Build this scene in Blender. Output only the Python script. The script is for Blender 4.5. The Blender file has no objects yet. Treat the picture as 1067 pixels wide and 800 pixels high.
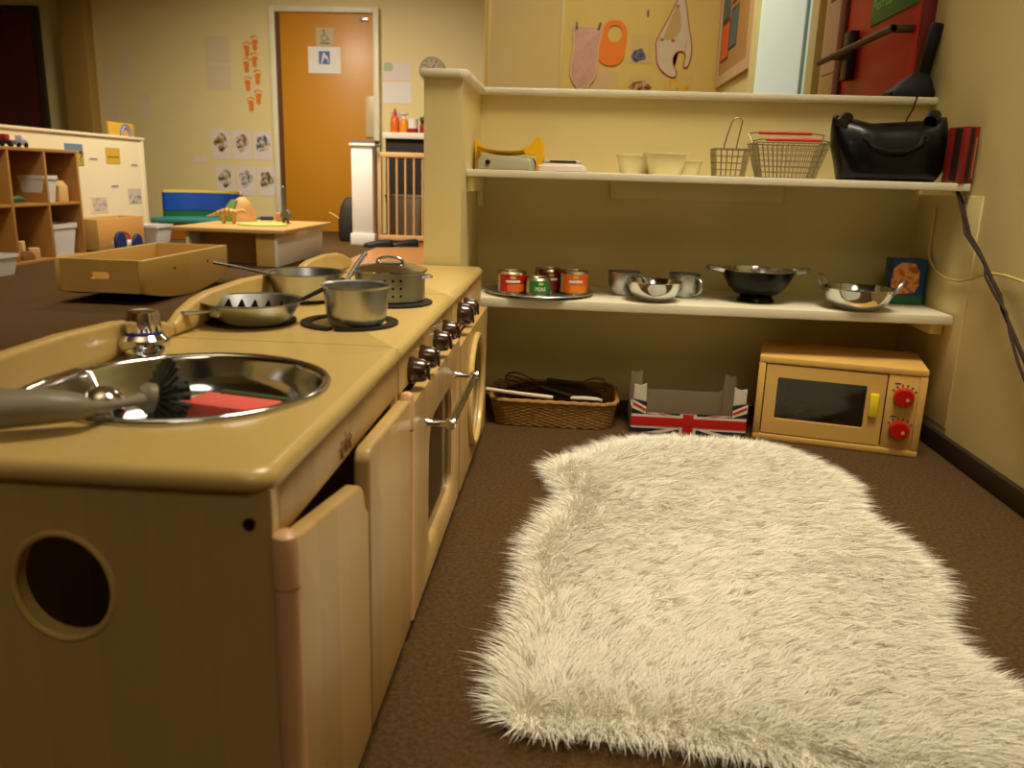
import bpy, bmesh, math, random
import numpy as np
from mathutils import Vector, Matrix
from math import pi, sin, cos, radians as R
random.seed(7); rng = np.random.default_rng(7)
SC = bpy.context.scene
COL = SC.collection

# ------------------------------------------------------------------ camera
cam = bpy.data.cameras.new('camera'); cam.sensor_width = 36.0
cam.lens = 850.0*36/1067; cam.clip_start = .02; cam.clip_end = 60
co = bpy.data.objects.new('camera', cam); COL.objects.link(co)
right = Vector((0.99696088, 0.07227579, 0.02907251))
up = Vector((-0.04583532, 0.24243691, 0.96908383))
fwd = Vector((-0.06299305, 0.96747122, -0.24501289))
mw = Matrix((right, up, -fwd)).transposed().to_4x4(); mw.translation = (0, 0, .60)
co.matrix_world = mw
SC.camera = co
cam.dof.use_dof = True; cam.dof.focus_distance = 1.6; cam.dof.aperture_fstop = 7.0

# ------------------------------------------------------------------ world, lamps, exposure
W = bpy.data.worlds.new('world'); SC.world = W; W.use_nodes = True
W.node_tree.nodes['Background'].inputs[0].default_value = (1.0, .74, .42, 1)
W.node_tree.nodes['Background'].inputs[1].default_value = .03
SC.view_settings.view_transform = 'Standard'; SC.view_settings.look = 'None'
SC.view_settings.exposure = 0.0; SC.view_settings.gamma = 1.0
SC.view_settings.use_curve_mapping = False

def lamp(name, loc, target, power, size, color, spread=180):
    l = bpy.data.lights.new(name, 'AREA'); l.energy = power; l.size = size; l.color = color
    l.shape = 'DISK'; l.spread = R(spread)
    o = bpy.data.objects.new(name, l); COL.objects.link(o); o.location = loc
    o.rotation_euler = (Vector(target)-Vector(loc)).to_track_quat('-Z', 'Y').to_euler()
    return o
WARM = (1.0, .88, .68)
lamp('unseen_overhead_light', (.45, 1.20, 2.6), (.20, 1.45, 0), 14, .9, WARM, 70)  # unseen; narrow cone put in to keep the centre bright and the corners dark
lamp('unseen_overhead_light', (-2.2, 6.0, 2.6), (-2.2, 6.6, 0), 92, .9, WARM, 150)
lamp('unseen_overhead_light', (-2.0, 2.9, 2.6), (-2.3, 3.6, 0), 28, .8, WARM, 130)  # added unseen fill that brightens the carpet and trough at left
lamp('unseen_overhead_light', (.1, 4.1, 2.6), (.15, 4.6, 0), 26, .6, WARM, 150)
lamp('unseen_overhead_light', (.35, -1.3, 2.6), (.2, .2, 0), 8, 1.2, WARM, 130)  # added unseen fill behind the camera, lifts ambient light and steel reflections
lamp('bounce_fill', (-.7, .3, 2.2), (-.7, .31, 3), 11, .8, WARM, 160)  # added upward fill; its ceiling bounce softens shadows and brightens the steel

# ------------------------------------------------------------------ materials
def lin(c):
    f = lambda v: v/12.92 if v <= .04045 else ((v+.055)/1.055)**2.4
    return tuple(f(x/255) for x in c)+(1,)
MC = {}
def mat(name, rgb, rough=.5, metal=0.0, bump=0.0, bscale=200., var=0.0, vscale=8., spec=.5, emit=0., coat=0., alpha=1., trans=0.):
    if name in MC: return MC[name]
    m = bpy.data.materials.new(name); m.use_nodes = True; MC[name] = m
    nt = m.node_tree; b = nt.nodes['Principled BSDF']
    b.inputs['Base Color'].default_value = lin(rgb); b.inputs['Roughness'].default_value = rough
    b.inputs['Metallic'].default_value = metal; b.inputs['Specular IOR Level'].default_value = spec
    b.inputs['Coat Weight'].default_value = coat
    if trans: b.inputs['Transmission Weight'].default_value = trans
    if emit:
        b.inputs['Emission Color'].default_value = lin(rgb); b.inputs['Emission Strength'].default_value = emit
    if bump or var:
        tc = nt.nodes.new('ShaderNodeTexCoord')
    if var:
        n = nt.nodes.new('ShaderNodeTexNoise'); n.inputs['Scale'].default_value = vscale; n.inputs['Detail'].default_value = 5
        nt.links.new(tc.outputs['Object'], n.inputs['Vector'])
        mx = nt.nodes.new('ShaderNodeMapRange'); mx.inputs['To Min'].default_value = 1-var; mx.inputs['To Max'].default_value = 1+var
        mx.inputs['From Min'].default_value = .3; mx.inputs['From Max'].default_value = .7
        nt.links.new(n.outputs['Fac'], mx.inputs['Value'])
        h = nt.nodes.new('ShaderNodeHueSaturation'); h.inputs['Color'].default_value = lin(rgb)
        nt.links.new(mx.outputs['Result'], h.inputs['Value']); nt.links.new(h.outputs['Color'], b.inputs['Base Color'])
    if bump:
        n = nt.nodes.new('ShaderNodeTexNoise'); n.inputs['Scale'].default_value = bscale; n.inputs['Detail'].default_value = 3
        nt.links.new(tc.outputs['Object'], n.inputs['Vector'])
        bp = nt.nodes.new('ShaderNodeBump'); bp.inputs['Strength'].default_value = bump; bp.inputs['Distance'].default_value = .004
        nt.links.new(n.outputs['Fac'], bp.inputs['Height']); nt.links.new(bp.outputs['Normal'], b.inputs['Normal'])
    return m

def wood(name, rgb, across='x', along='z', w=.045, var=.10, rough=.38, coat=.15):
    """staves of width w, laid side by side across one axis, grain running along another"""
    if name in MC: return MC[name]
    m = bpy.data.materials.new(name); m.use_nodes = True; MC[name] = m
    nt = m.node_tree; N = nt.nodes.new; L = nt.links.new; b = nt.nodes['Principled BSDF']
    b.inputs['Roughness'].default_value = rough; b.inputs['Coat Weight'].default_value = coat; b.inputs['Coat Roughness'].default_value = .25
    tc = N('ShaderNodeTexCoord'); sp = N('ShaderNodeSeparateXYZ'); L(tc.outputs['Object'], sp.inputs[0])
    d = N('ShaderNodeMath'); d.operation = 'DIVIDE'; d.inputs[1].default_value = w; L(sp.outputs['xyz'.index(across)], d.inputs[0])
    f = N('ShaderNodeMath'); f.operation = 'FLOOR'; L(d.outputs[0], f.inputs[0])
    wn = N('ShaderNodeTexWhiteNoise'); wn.noise_dimensions = '1D'; L(f.outputs[0], wn.inputs['W'])
    mp = N('ShaderNodeMapping'); sc = [60., 60., 60.]; sc['xyz'.index(along)] = 3.; mp.inputs['Scale'].default_value = sc
    L(tc.outputs['Object'], mp.inputs['Vector'])
    ns = N('ShaderNodeTexNoise'); ns.inputs['Scale'].default_value = 1.6; ns.inputs['Detail'].default_value = 4; L(mp.outputs[0], ns.inputs['Vector'])
    a = N('ShaderNodeMath'); a.operation = 'MULTIPLY_ADD'; a.inputs[1].default_value = var*2; a.inputs[2].default_value = 1-var-var*.6
    L(wn.outputs['Value'], a.inputs[0])
    a2 = N('ShaderNodeMath'); a2.operation = 'MULTIPLY_ADD'; a2.inputs[1].default_value = var*1.2; L(ns.outputs['Fac'], a2.inputs[0]); L(a.outputs[0], a2.inputs[2])
    h = N('ShaderNodeHueSaturation'); h.inputs['Color'].default_value = lin(rgb); L(a2.outputs[0], h.inputs['Value'])
    L(h.outputs['Color'], b.inputs['Base Color'])
    return m

def blotch(name, cols, scale=14., base=(215, 205, 190)):
    """a printed picture: soft coloured blobs on pale paper"""
    if name in MC: return MC[name]
    m = bpy.data.materials.new(name); m.use_nodes = True; MC[name] = m
    nt = m.node_tree; N = nt.nodes.new; L = nt.links.new; b = nt.nodes['Principled BSDF']; b.inputs['Roughness'].default_value = .6
    tc = N('ShaderNodeTexCoord'); n = N('ShaderNodeTexNoise'); n.inputs['Scale'].default_value = scale; n.inputs['Detail'].default_value = 2
    L(tc.outputs['Object'], n.inputs['Vector'])
    cr = N('ShaderNodeValToRGB'); e = cr.color_ramp.elements
    e[0].position = .36; e[0].color = lin(cols[0]); e[1].position = .62; e[1].color = lin(base)
    for i, c in enumerate(cols[1:]):
        x = e.new(.43+.07*i); x.color = lin(c)
    L(n.outputs['Fac'], cr.inputs[0]); L(cr.outputs[0], b.inputs['Base Color'])
    return m

# ------------------------------------------------------------------ mesh helpers
def nb(): return bmesh.new()
def add(bm, other, M=None):
    if M is not None: bmesh.ops.transform(other, matrix=M, verts=other.verts)
    me = bpy.data.meshes.new('tmp'); other.to_mesh(me); other.free(); bm.from_mesh(me); bpy.data.meshes.remove(me)
    return bm
def T(x, y, z): return Matrix.Translation((x, y, z))
def RX(a): return Matrix.Rotation(a, 4, 'X')
def RY(a): return Matrix.Rotation(a, 4, 'Y')
def RZ(a): return Matrix.Rotation(a, 4, 'Z')
def box(bm, x0, x1, y0, y1, z0, z1, bev=0., seg=2, M=None):
    t = nb(); bmesh.ops.create_cube(t, size=1)
    bmesh.ops.transform(t, matrix=T((x0+x1)/2, (y0+y1)/2, (z0+z1)/2) @ Matrix.Diagonal((x1-x0, y1-y0, z1-z0, 1)), verts=t.verts)
    if bev: bmesh.ops.bevel(t, geom=t.edges[:], offset=bev, segments=seg, affect='EDGES', profile=.5)
    return add(bm, t, M)
def rings(bm, rs, closed_ring=True, cap0=True, cap1=True, loop=False):
    vs = [[bm.verts.new(p) for p in r] for r in rs]; n = len(vs[0])
    m = len(vs)
    for i in range(m if loop else m-1):
        a, b = vs[i], vs[(i+1) % m]
        for j in range(n if closed_ring else n-1):
            k = (j+1) % n
            try: bm.faces.new((a[j], a[k], b[k], b[j]))
            except ValueError: pass
    if not loop:
        if cap0: bm.faces.new(vs[0][::-1])
        if cap1: bm.faces.new(vs[-1])
    return bm
def lathe(bm, prof, seg=40, M=None):
    t = nb(); rs = []
    for r, z in prof: rs.append([(max(r, 1e-5)*cos(2*pi*k/seg), max(r, 1e-5)*sin(2*pi*k/seg), z) for k in range(seg)])
    rings(t, rs, cap0=prof[0][0] < 1e-4, cap1=prof[-1][0] < 1e-4)
    bmesh.ops.remove_doubles(t, verts=t.verts, dist=2e-5); bmesh.ops.recalc_face_normals(t, faces=t.faces)
    return add(bm, t, M)
def tube(bm, pts, r, seg=8, closed=False, M=None, flat=1.0):
    P = [Vector(p) for p in pts]; n = len(P); rr = r if isinstance(r, (list, tuple)) else [r]*n
    tg = []
    for i in range(n):
        a = P[(i-1) % n] if closed or i > 0 else P[i]; b = P[(i+1) % n] if closed or i < n-1 else P[i]
        tg.append((b-a).normalized())
    u = tg[0].orthogonal().normalized()
    if abs(tg[0].z) < .9: u = (Vector((0, 0, 1))-tg[0]*tg[0].z).normalized()
    rs = []; prev = tg[0]
    for i in range(n):
        q = prev.rotation_difference(tg[i]); u = q @ u; u = (u-tg[i]*u.dot(tg[i])).normalized(); prev = tg[i]
        v = tg[i].cross(u)
        rs.append([P[i]+rr[i]*(flat*cos(2*pi*k/seg)*u+sin(2*pi*k/seg)*v) for k in range(seg)])
    t = nb(); rings(t, rs, loop=closed); bmesh.ops.recalc_face_normals(t, faces=t.faces)
    return add(bm, t, M)
def prism(bm, poly, d, M=None, bev=0., seg=2):
    """polygon in XY, thickness d along Z"""
    t = nb(); rings(t, [[(x, y, 0) for x, y in poly], [(x, y, d) for x, y in poly]])
    bmesh.ops.recalc_face_normals(t, faces=t.faces)
    if bev:
        es = [e for e in t.edges if e.calc_face_angle(0) > .5]
        bmesh.ops.bevel(t, geom=es, offset=bev, segments=seg, affect='EDGES', profile=.5)
    return add(bm, t, M)
def rrect(x0, x1, y0, y1, r=(.0, .0, .0, .0), n=6):
    """rounded rectangle, radii at (x0y0, x1y0, x1y1, x0y1)"""
    if not isinstance(r, (tuple, list)): r = (r,)*4
    out = []
    for (cx, cy, sx, sy, a0, rad) in ((x0, y0, 1, 1, pi, r[0]), (x1, y0, -1, 1, 1.5*pi, r[1]), (x1, y1, -1, -1, 0, r[2]), (x0, y1, 1, -1, .5*pi, r[3])):
        if rad <= 0: out.append((cx, cy)); continue
        for k in range(n+1):
            a = a0+.5*pi*k/n; out.append((cx+sx*rad+rad*cos(a), cy+sy*rad+rad*sin(a)))
    return out
def circ(cx, cy, rx, ry=None, n=40): return [(cx+rx*cos(2*pi*k/n), cy+(ry or rx)*sin(2*pi*k/n)) for k in range(n)]
def hit(poly, c, a):
    dx, dy = cos(a), sin(a); best = None; n = len(poly)
    for i in range(n):
        x1, y1 = poly[i][0]-c[0], poly[i][1]-c[1]; x2, y2 = poly[(i+1) % n][0]-c[0], poly[(i+1) % n][1]-c[1]
        ex, ey = x2-x1, y2-y1; den = dx*ey-dy*ex
        if abs(den) < 1e-12: continue
        t = (x1*ey-y1*ex)/den; s = (x1*dy-y1*dx)/den
        if t > 0 and -1e-6 <= s <= 1+1e-6 and (best is None or t > best): best = t
    return (c[0]+dx*best, c[1]+dy*best)
def framed(bm, outer, inner, c, M=None, n=64):
    """a plate with a hole: outer/inner = lists of (polygon, z) from the top face over the edge to the bottom face"""
    ang = set(2*pi*k/n for k in range(n))
    for poly in (outer[0][0], outer[-1][0], inner[0][0]):
        for x, y in poly: ang.add(math.atan2(y-c[1], x-c[0]) % (2*pi))
    A = sorted(ang); B = [A[0]]
    for a in A[1:]:
        if a-B[-1] > 1e-4: B.append(a)
    rs = []
    for poly, z in inner[::-1][-1:] + outer + inner[::-1][:]:
        rs.append([(*hit(poly, c, a), z) for a in B])
    # order: inner top, outer..., inner bottom ... inner top
    t = nb(); rings(t, rs, cap0=False, cap1=False)
    bmesh.ops.remove_doubles(t, verts=t.verts, dist=1e-6); bmesh.ops.recalc_face_normals(t, faces=t.faces)
    return add(bm, t, M)
def plate(bm, outer, inner, d, c, M=None, n=64): return framed(bm, [(outer, d), (outer, 0)], [(inner, d), (inner, 0)], c, M, n)
# axes: polygon drawn in (Y,Z), thickness along +X ; polygon in (X,Z), thickness along +Y
YZ = Matrix(((0, 0, 1, 0), (1, 0, 0, 0), (0, 1, 0, 0), (0, 0, 0, 1)))
XZ = Matrix(((1, 0, 0, 0), (0, 0, 1, 0), (0, 1, 0, 0), (0, 0, 0, 1)))

# ------------------------------------------------------------------ objects
def link(name, bm, m, parent=None, ang=35, rec=True):
    if rec: bmesh.ops.recalc_face_normals(bm, faces=bm.faces)
    me = bpy.data.meshes.new(name); bm.to_mesh(me); bm.free()
    for x in (m if isinstance(m, (list, tuple)) else [m]): me.materials.append(x)
    me.polygons.foreach_set('use_smooth', [True]*len(me.polygons))
    for p in me.polygons:
        if max(abs(v) for v in p.normal) > .99995: p.use_smooth = False
    me.set_sharp_from_angle(angle=R(ang))
    o = bpy.data.objects.new(name, me); COL.objects.link(o)
    if parent is not None: o.parent = parent
    return o
def tag(o, label, cat, group=None):
    o['label'] = label; o['category'] = cat
    if group: o['group'] = group
    return o
def thing(name, label, cat, loc=(0, 0, 0), rz=0., group=None):
    o = bpy.data.objects.new(name, None); COL.objects.link(o); o.empty_display_size = .05
    o.location = loc; o.rotation_euler = (0, 0, rz)
    return tag(o, label, cat, group)
def single(name, bm, m, label, cat, loc=(0, 0, 0), rz=0., group=None, ang=35):
    o = link(name, bm, m, None, ang); o.location = loc; o.rotation_euler = (0, 0, rz)
    return tag(o, label, cat, group)
def struct(name, bm, m, parent=None):
    o = link(name, bm, m, parent)
    if parent is None: o['kind'] = 'structure'
    return o
def dup(root, label, loc, rz=0.):
    r = root.copy(); COL.objects.link(r); r.location = loc; r.rotation_euler = (0, 0, rz); r['label'] = label
    for ch in list(root.children):
        c = ch.copy(); COL.objects.link(c); c.parent = r
        for g in list(ch.children):
            d = g.copy(); COL.objects.link(d); d.parent = c
    return r
def lettering(name, body, size, m, parent, M, extrude=.0004, bend=None):
    cu = bpy.data.curves.new('t', 'FONT'); cu.body = body; cu.size = size; cu.extrude = extrude; cu.align_x = 'CENTER'; cu.align_y = 'CENTER'
    to = bpy.data.objects.new('t', cu); COL.objects.link(to)
    dg = bpy.context.evaluated_depsgraph_get(); me = bpy.data.meshes.new_from_object(to.evaluated_get(dg))
    bpy.data.objects.remove(to); bpy.data.curves.remove(cu)
    if bend:
        for v in me.vertices:
            a = v.co.x/bend; rr = bend+v.co.z; v.co = Vector((rr*sin(a), v.co.y, rr*cos(a)-bend))
    me.transform(M); me.name = name; me.materials.clear(); me.materials.append(m)
    o = bpy.data.objects.new(name, me); COL.objects.link(o); o.parent = parent
    return o
# ------------------------------------------------------------------ palette
CREAM = mat('cream_paint', (222, 204, 142), .55, var=.03, vscale=2.5, bump=.05, bscale=60)
CREAM_L = mat('light_cream_paint', (228, 212, 150), .5, var=.02, vscale=3)
SHELFW = mat('white_shelf_paint', (222, 214, 186), .42, var=.05, vscale=9)
FARW = mat('far_wall_paint', (226, 208, 148), .6, var=.02, vscale=2)
CARPET = mat('brown_carpet', (84, 63, 36), .95, bump=.9, bscale=420, var=.30, vscale=150, spec=.1)
STEEL = mat('brushed_steel', (192, 196, 200), .32, 1.0, var=.05, vscale=30)
STEELB = mat('bright_steel', (208, 211, 214), .12, 1.0)
CHROME = mat('chrome', (225, 225, 225), .06, 1.0)
BLACK = mat('black_plastic', (14, 11, 9), .5, spec=.25)
DARK = mat('dark_void', (18, 13, 9), .8)
BEECH = (200, 168, 104)
BV = wood('beech_upright', BEECH, 'x', 'z', .046)
BD = wood('beech_door', (192, 158, 98), 'y', 'z', .052)
BT = wood('beech_top', (208, 178, 108), 'x', 'y', .05, .05, .28, .3)
BP = mat('beech_plain', (202, 170, 102), .36, var=.04, vscale=14, coat=.15)
BPK = mat('pinkish_beech', (214, 168, 120), .4, var=.04, vscale=14)
KNOB = mat('dark_brown_knob', (60, 32, 16), .22, coat=.5)
GLASSD = mat('smoked_glass', (30, 22, 14), .08, spec=.6)
WHITE = mat('white_paper', (228, 222, 216), .7)
LILAC = mat('lilac_paper', (222, 208, 202), .7)

# ------------------------------------------------------------------ setting
b = nb(); box(b, -6.6, .95, -3.2, 8.5, -.05, 0); struct('floor', b, CARPET)
b = nb(); prism(b, [(-1.55, 5.45), (-.64, 5.45), (-.64, 8.45), (-1.72, 8.45), (-1.60, 6.6)], .004)
o = struct('floor', b, mat('tan_vinyl', (178, 120, 66), .35, var=.06, vscale=20)); 
b = nb(); box(b, -6.6, 1.0, -3.2, 8.56, 2.7, 2.75); struct('ceiling', b, mat('ceiling_white', (200, 190, 160), .8))
b = nb(); box(b, -.335, .9, 2.24, 2.29, 0, .808); box(b, -.335, -.25, 1.875, 2.24, 0, .808); struct('wall_back', b, CREAM)
# cap of the half wall, running along the return and the wall
b = nb(); prism(b, [(-.342, 1.862), (-.25, 1.862), (-.236, 1.876), (-.236, 2.215), (.9, 2.215), (.9, 2.305), (-.342, 2.305)], .017, T(0, 0, .808), bev=.004); struct('trim_1', b, SHELFW)
b = nb(); box(b, .10, .55, 2.226, 2.24, .555, .60, .002); struct('trim_2', b, CREAM)
b = nb(); box(b, .9, 1.0, -3.2, 5.8, 0, 2.7); struct('wall_right', b, CREAM)
b = nb(); box(b, .896, .9, 1.90, 2.24, .06, .59, .001); struct('trim_3', b, CREAM)
b = nb(); box(b, .884, .9, .2, 2.24, 0, .045, .003); struct('baseboard_right', b, mat('dark_skirting', (40, 27, 14), .5))
b = nb(); box(b, -.62, .9, 5.7, 5.8, 0, 2.7); struct('wall_inner', b, mat('inner_wall_paint', (214, 184, 96), .6, var=.02))
b = nb(); box(b, -6.6, 0, 8.46, 8.56, 0, 2.7); struct('wall_far', b, FARW)
b = nb(); box(b, -6.7, -6.6, -3.2, 8.56, 0, 2.7); struct('wall_left', b, FARW)
b = nb(); box(b, -6.6, .9, -3.3, -3.2, 0, 2.7); struct('wall_near', b, FARW)
b = nb(); box(b, -5.12, -4.86, 8.30, 8.46, 0, 2.7, .004); struct('trim_4', b, mat('tan_pillar', (168, 136, 66), .6))
b = nb(); box(b, -3.70, -3.58, 2.6, 6.80, 0, .81); box(b, -3.715, -3.565, 2.6, 6.83, .81, .83, .004); box(b, -3.71, -3.57, 6.78, 6.815, 0, .81)
struct('wall_partition', b, mat('partition_paint', (226, 212, 176), .55))
b = nb(); box(b, -1.22, -.3, 8.445, 8.46, 0, .1); struct('baseboard_far', b, SHELFW)

b = nb(); box(b, -6.2, -5.46, 8.43, 8.455, .005, 2.06, .003); d3 = struct('door_3', b, mat('maroon_door', (78, 20, 12), .5))
b = nb(); box(b, -5.46, -5.40, 8.41, 8.46, 0, 2.12, .004); box(b, -6.26, -6.2, 8.41, 8.46, 0, 2.12, .004); box(b, -6.2, -5.46, 8.41, 8.46, 2.06, 2.12, .004); struct('frame', b, mat('dark_frame', (50, 34, 18), .5), d3)
# toilet door in the far wall
b = nb(); box(b, -2.975, -2.0, 8.41, 8.455, .005, 2.10, .003); d1 = struct('door_1', b, wood('orange_door', (196, 134, 26), 'x', 'z', .5, .03, .45))
b = nb(); box(b, -3.03, -2.975, 8.38, 8.46, 0, 2.155, .004); box(b, -2.0, -1.945, 8.38, 8.46, 0, 2.155, .004); box(b, -2.975, -2.0, 8.38, 8.46, 2.10, 2.155, .004)
struct('frame', b, SHELFW, d1)
b = nb(); box(b, -2.97, -2.93, 8.395, 8.412, .01, 2.09); struct('dark_edge_strip', b, mat('brown_edge', (92, 54, 20), .5), d1)  # darker brown strip down the left edge of the door
b = nb(); box(b, -2.085, -2.0, 8.395, 8.412, .95, 1.34, .003); struct('push_plate', b, mat('pale_plate', (196, 178, 140), .4), d1)
b = nb(); box(b, -2.13, -2.05, 8.39, 8.412, 2.03, 2.06, .003); struct('closer', b, STEEL, d1)

# red fire door in the right wall
b = nb(); box(b, .865, .899, 2.325, 2.92, .02, 2.05, .003); d2 = struct('door_2', b, mat('red_door_paint', (204, 42, 8), .45))
b = nb(); box(b, .855, .9, 2.92, 2.985, 0, 2.1, .004); box(b, .868, .9, 2.307, 2.325, 0, 2.1, .003); box(b, .855, .9, 2.325, 2.92, 2.05, 2.1, .004); struct('frame', b, mat('dark_red_frame', (112, 20, 10), .5), d2)
b = nb(); tube(b, [(.81, 3.0, 1.005), (.81, 2.34, 1.005)], .0095, 12); box(b, .802, .865, 2.84, 2.862, .995, 1.015, .003); box(b, .802, .865, 2.34, 2.358, .995, 1.015, .003)
struct('push_bar', b, mat('dull_bar', (86, 66, 40), .5, .5), d2)
b = nb(); box(b, .838, .866, 2.79, 2.85, .93, 1.075, .004); struct('latch_case', b, mat('bronze_case', (52, 34, 18), .4, .4), d2)
b = nb(); box(b, .861, .866, 2.335, 2.69, 1.066, 1.165, .001); sg = struct('exit_sign', b, mat('sign_green', (20, 120, 40), .45), d2)
Ms = Matrix(((0, 0, -1, .8605), (-1, 0, 0, 2.512), (0, 1, 0, 1.117), (0, 0, 0, 1)))
lettering('sign_text', 'Push bar to open', .047, mat('sign_pale_green', (160, 225, 130), .5), sg, Ms)

# bright window in the right wall
b = nb(); Mw = Matrix(((0, 0, -1, .9), (1, 0, 0, 0), (0, 1, 0, 0), (0, 0, 0, 1)))
plate(b, [(3.30, .80), (4.52, .80), (4.52, 2.1), (3.30, 2.1)], [(3.40, .9), (4.42, .9), (4.42, 2.0), (3.40, 2.0)], .03, (3.9, 1.4), Mw)
w1 = struct('window_1', b, CREAM_L)
b = nb(); box(b, .887, .893, 3.40, 4.42, .9, 2.0); struct('pane', b, mat('daylit_pane', (204, 222, 212), .3, emit=.30), w1)
b = nb(); box(b, .879, .897, 3.50, 3.53, .9, 2.0, .003); struct('mullion', b, mat('pale_blue_bar', (160, 190, 180), .5), w1)
# pale post between window and door
b = nb(); box(b, .885, .9, 3.03, 3.26, 0, 2.2, .003); struct('trim_5', b, mat('sandy_panel', (206, 172, 110), .6))

# ------------------------------------------------------------------ play kitchen, sink unit (origin: front corner on the floor, front = +x, length along +y)
def splash(bm, y0, y1, s=0.0):
    L_ = y1-y0; pr = [(0, .402), (0, .416), (.06, .429), (.14, .438), (.24, .4425), (.5, .444), (.72, .440), (.86, .432), (.96, .422), (1., .416), (1, .402)]
    prism(bm, [(y0+t*L_, z) for t, z in pr[::-1]], .016, T(-.288, 0, 0) @ YZ, bev=.005, seg=3)
def top_layers(x0, x1, y0, y1, rn=(0, 0, 0, 0), e=(.0, .008)):
    def rr(i, yi): return rrect(x0, x1-i, y0+yi, y1, (0, rn[1], rn[2], 0), 5)
    return rr

sink = thing('play_sink_unit', 'nearest wooden play kitchen unit with round steel sink basin and two doors', 'play kitchen', (-.2, .52, 0), 0, 'wooden play kitchen units')
b = nb(); plate(b, [(-.285, .0), (0, .0), (0, .384), (-.285, .384)], circ(-.160, .299, .037, .041), .013, (-.160, .299), XZ)
# rounded lip of the round hand hole
link('end_panel', b, BV, sink)
b = nb(); tube(b, [(-.160+.0385*cos(a), .0008, .299+.0425*sin(a)) for a in [2*pi*k/40 for k in range(40)]], .0028, 8, True); link('hole_rim', b, BP, sink)
b = nb(); lathe(b, [(0, 0), (.0045, 0), (.0045, .002), (0, .002)], 16, T(-.0165, 0, .358) @ RX(pi/2)); link('screw', b, mat('dark_screw', (50, 30, 15), .4, .5), sink)
b = nb(); box(b, -.285, -.004, .403, .4225, 0, .384); link('side_panel', b, BV, sink)
b = nb(); box(b, -.285, -.273, .02, .403, .03, .384); link('back_panel', b, BD, sink)
b = nb(); box(b, -.273, -.006, .02, .403, .03, .046); link('bottom_shelf', b, BP, sink)
b = nb(); box(b, -.02, -.002, .0205, .4225, .337, .384, .003); ap = link('apron', b, BD, sink)
b = nb(); lm = mat('burnt_mark', (118, 80, 42), .6)
for (y, z, s) in ((.183, .352, 1), (.197, .356, 1.2), (.211, .353, 1)):
    tube(b, [(-.0015, y-.004*s, z-.008*s), (-.0015, y, z+.001), (-.0015, y+.003*s, z-.009*s)], .0011, 5)
    lathe(b, [(0, -.0008), (.0022, 0), (0, .0008)], 10, T(-.0015, y, z+.006*s) @ RY(pi/2))
    tube(b, [(-.0015, y-.006*s, z+.001), (-.0015, y, z-.002), (-.0015, y+.006*s, z+.003)], .0009, 5)
link('maker_mark', b, lm, ap)
def sinkpoly(i): return rrect(-.288, .004-i, -.008+i, .4235, (.0, .022, .003, .0), 6)
b = nb(); hole = circ(-.152, .205, .1245, n=64)
framed(b, [(sinkpoly(.010), .4), (sinkpoly(.0055), .3988), (sinkpoly(.002), .3955), (sinkpoly(0), .390), (sinkpoly(.0005), .386), (sinkpoly(.003), .383)], [(hole, .4), (hole, .383)], (-.152, .205))
link('countertop', b, BT, sink, ang=50)
b = nb(); splash(b, -.006, .424); link('splashback', b, BP, sink)
b = nb(); lathe(b, [(.1300, .4003), (.1305, .4025), (.1290, .4048), (.1260, .4055), (.1225, .4045), (.1205, .4015), (.1195, .398), (.1175, .382), (.112, .365), (.100, .355), (.07, .3515), (.03, .3505), (0, .350), (0, .3485), (.03, .349), (.072, .350), (.102, .3535), (.1135, .364), (.119, .381), (.1215, .397), (.1235, .4003)], 72, T(-.152, .205, 0))
bs = link('basin', b, STEELB, sink, ang=60)
b = nb(); lathe(b, [(0, .3507), (.014, .3507), (.016, .3520), (.018, .3507)], 24, T(-.152, .205, 0)); link('drain', b, CHROME, bs)
tp = None
b = nb(); lathe(b, [(0, .4), (.019, .4), (.020, .403), (.0205, .405), (.0255, .410), (.0268, .416), (.0255, .422), (.0205, .4265), (0, .4265)], 28, T(-.252, .312, 0)); tp = link('tap', b, CHROME, sink)
b = nb(); lathe(b, [(.0172, .4255), (.0185, .4265), (.0185, .429), (.0172, .430)], 28, T(-.252, .312, 0)); link('blue_band', b, mat('blue_band', (24, 38, 150), .35), tp)
b = nb(); rs = []
for z, s in ((.4292, .98), (.4305, 1.0), (.447, .92), (.4505, .86), (.4518, .6)):
    rs.append([((.0178+.0010*cos(9*a))*s*cos(a)-.252, (.0178+.0010*cos(9*a))*s*sin(a)+.312, z) for a in [2*pi*k/72 for k in range(72)]])
rings(b, rs); link('tap_knob', b, CHROME, tp)
b = nb(); prism(b, [(-.004, .03), (.2135, .03), (.2135, .282), (.206, .285), (.200, .294), (.196, .306), (.190, .314), (.182, .318), (.012, .346), (-.004, .343)][::1], .017, T(-.001, 0, 0) @ YZ, bev=.0045, seg=3); dr = link('door', b, BD, sink)
b = nb(); lathe(b, [(0, .312), (.0105, .312), (.0105, .344), (.0090, .3505), (.005, .3535), (0, .3545)], 20, T(.0085, .001, 0)); lathe(b, [(0, .03), (.0098, .03), (.0098, .3105), (0, .3105)], 20, T(.0085, .001, 0)); link('hinge_post', b, BPK, dr)
b = nb(); prism(b, [(.2165, .03), (.4235, .03), (.4235, .336), (.233, .3405), (.224, .338), (.2175, .330)], .017, T(-.001, 0, 0) @ YZ, bev=.0045, seg=3); dr = link('door', b, BD, sink)
b = nb(); lathe(b, [(0, .30), (.0075, .30), (.0075, .338), (.004, .344), (0, .345)], 20, T(.009, .4215, 0)); link('hinge_post', b, BPK, dr)

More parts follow.
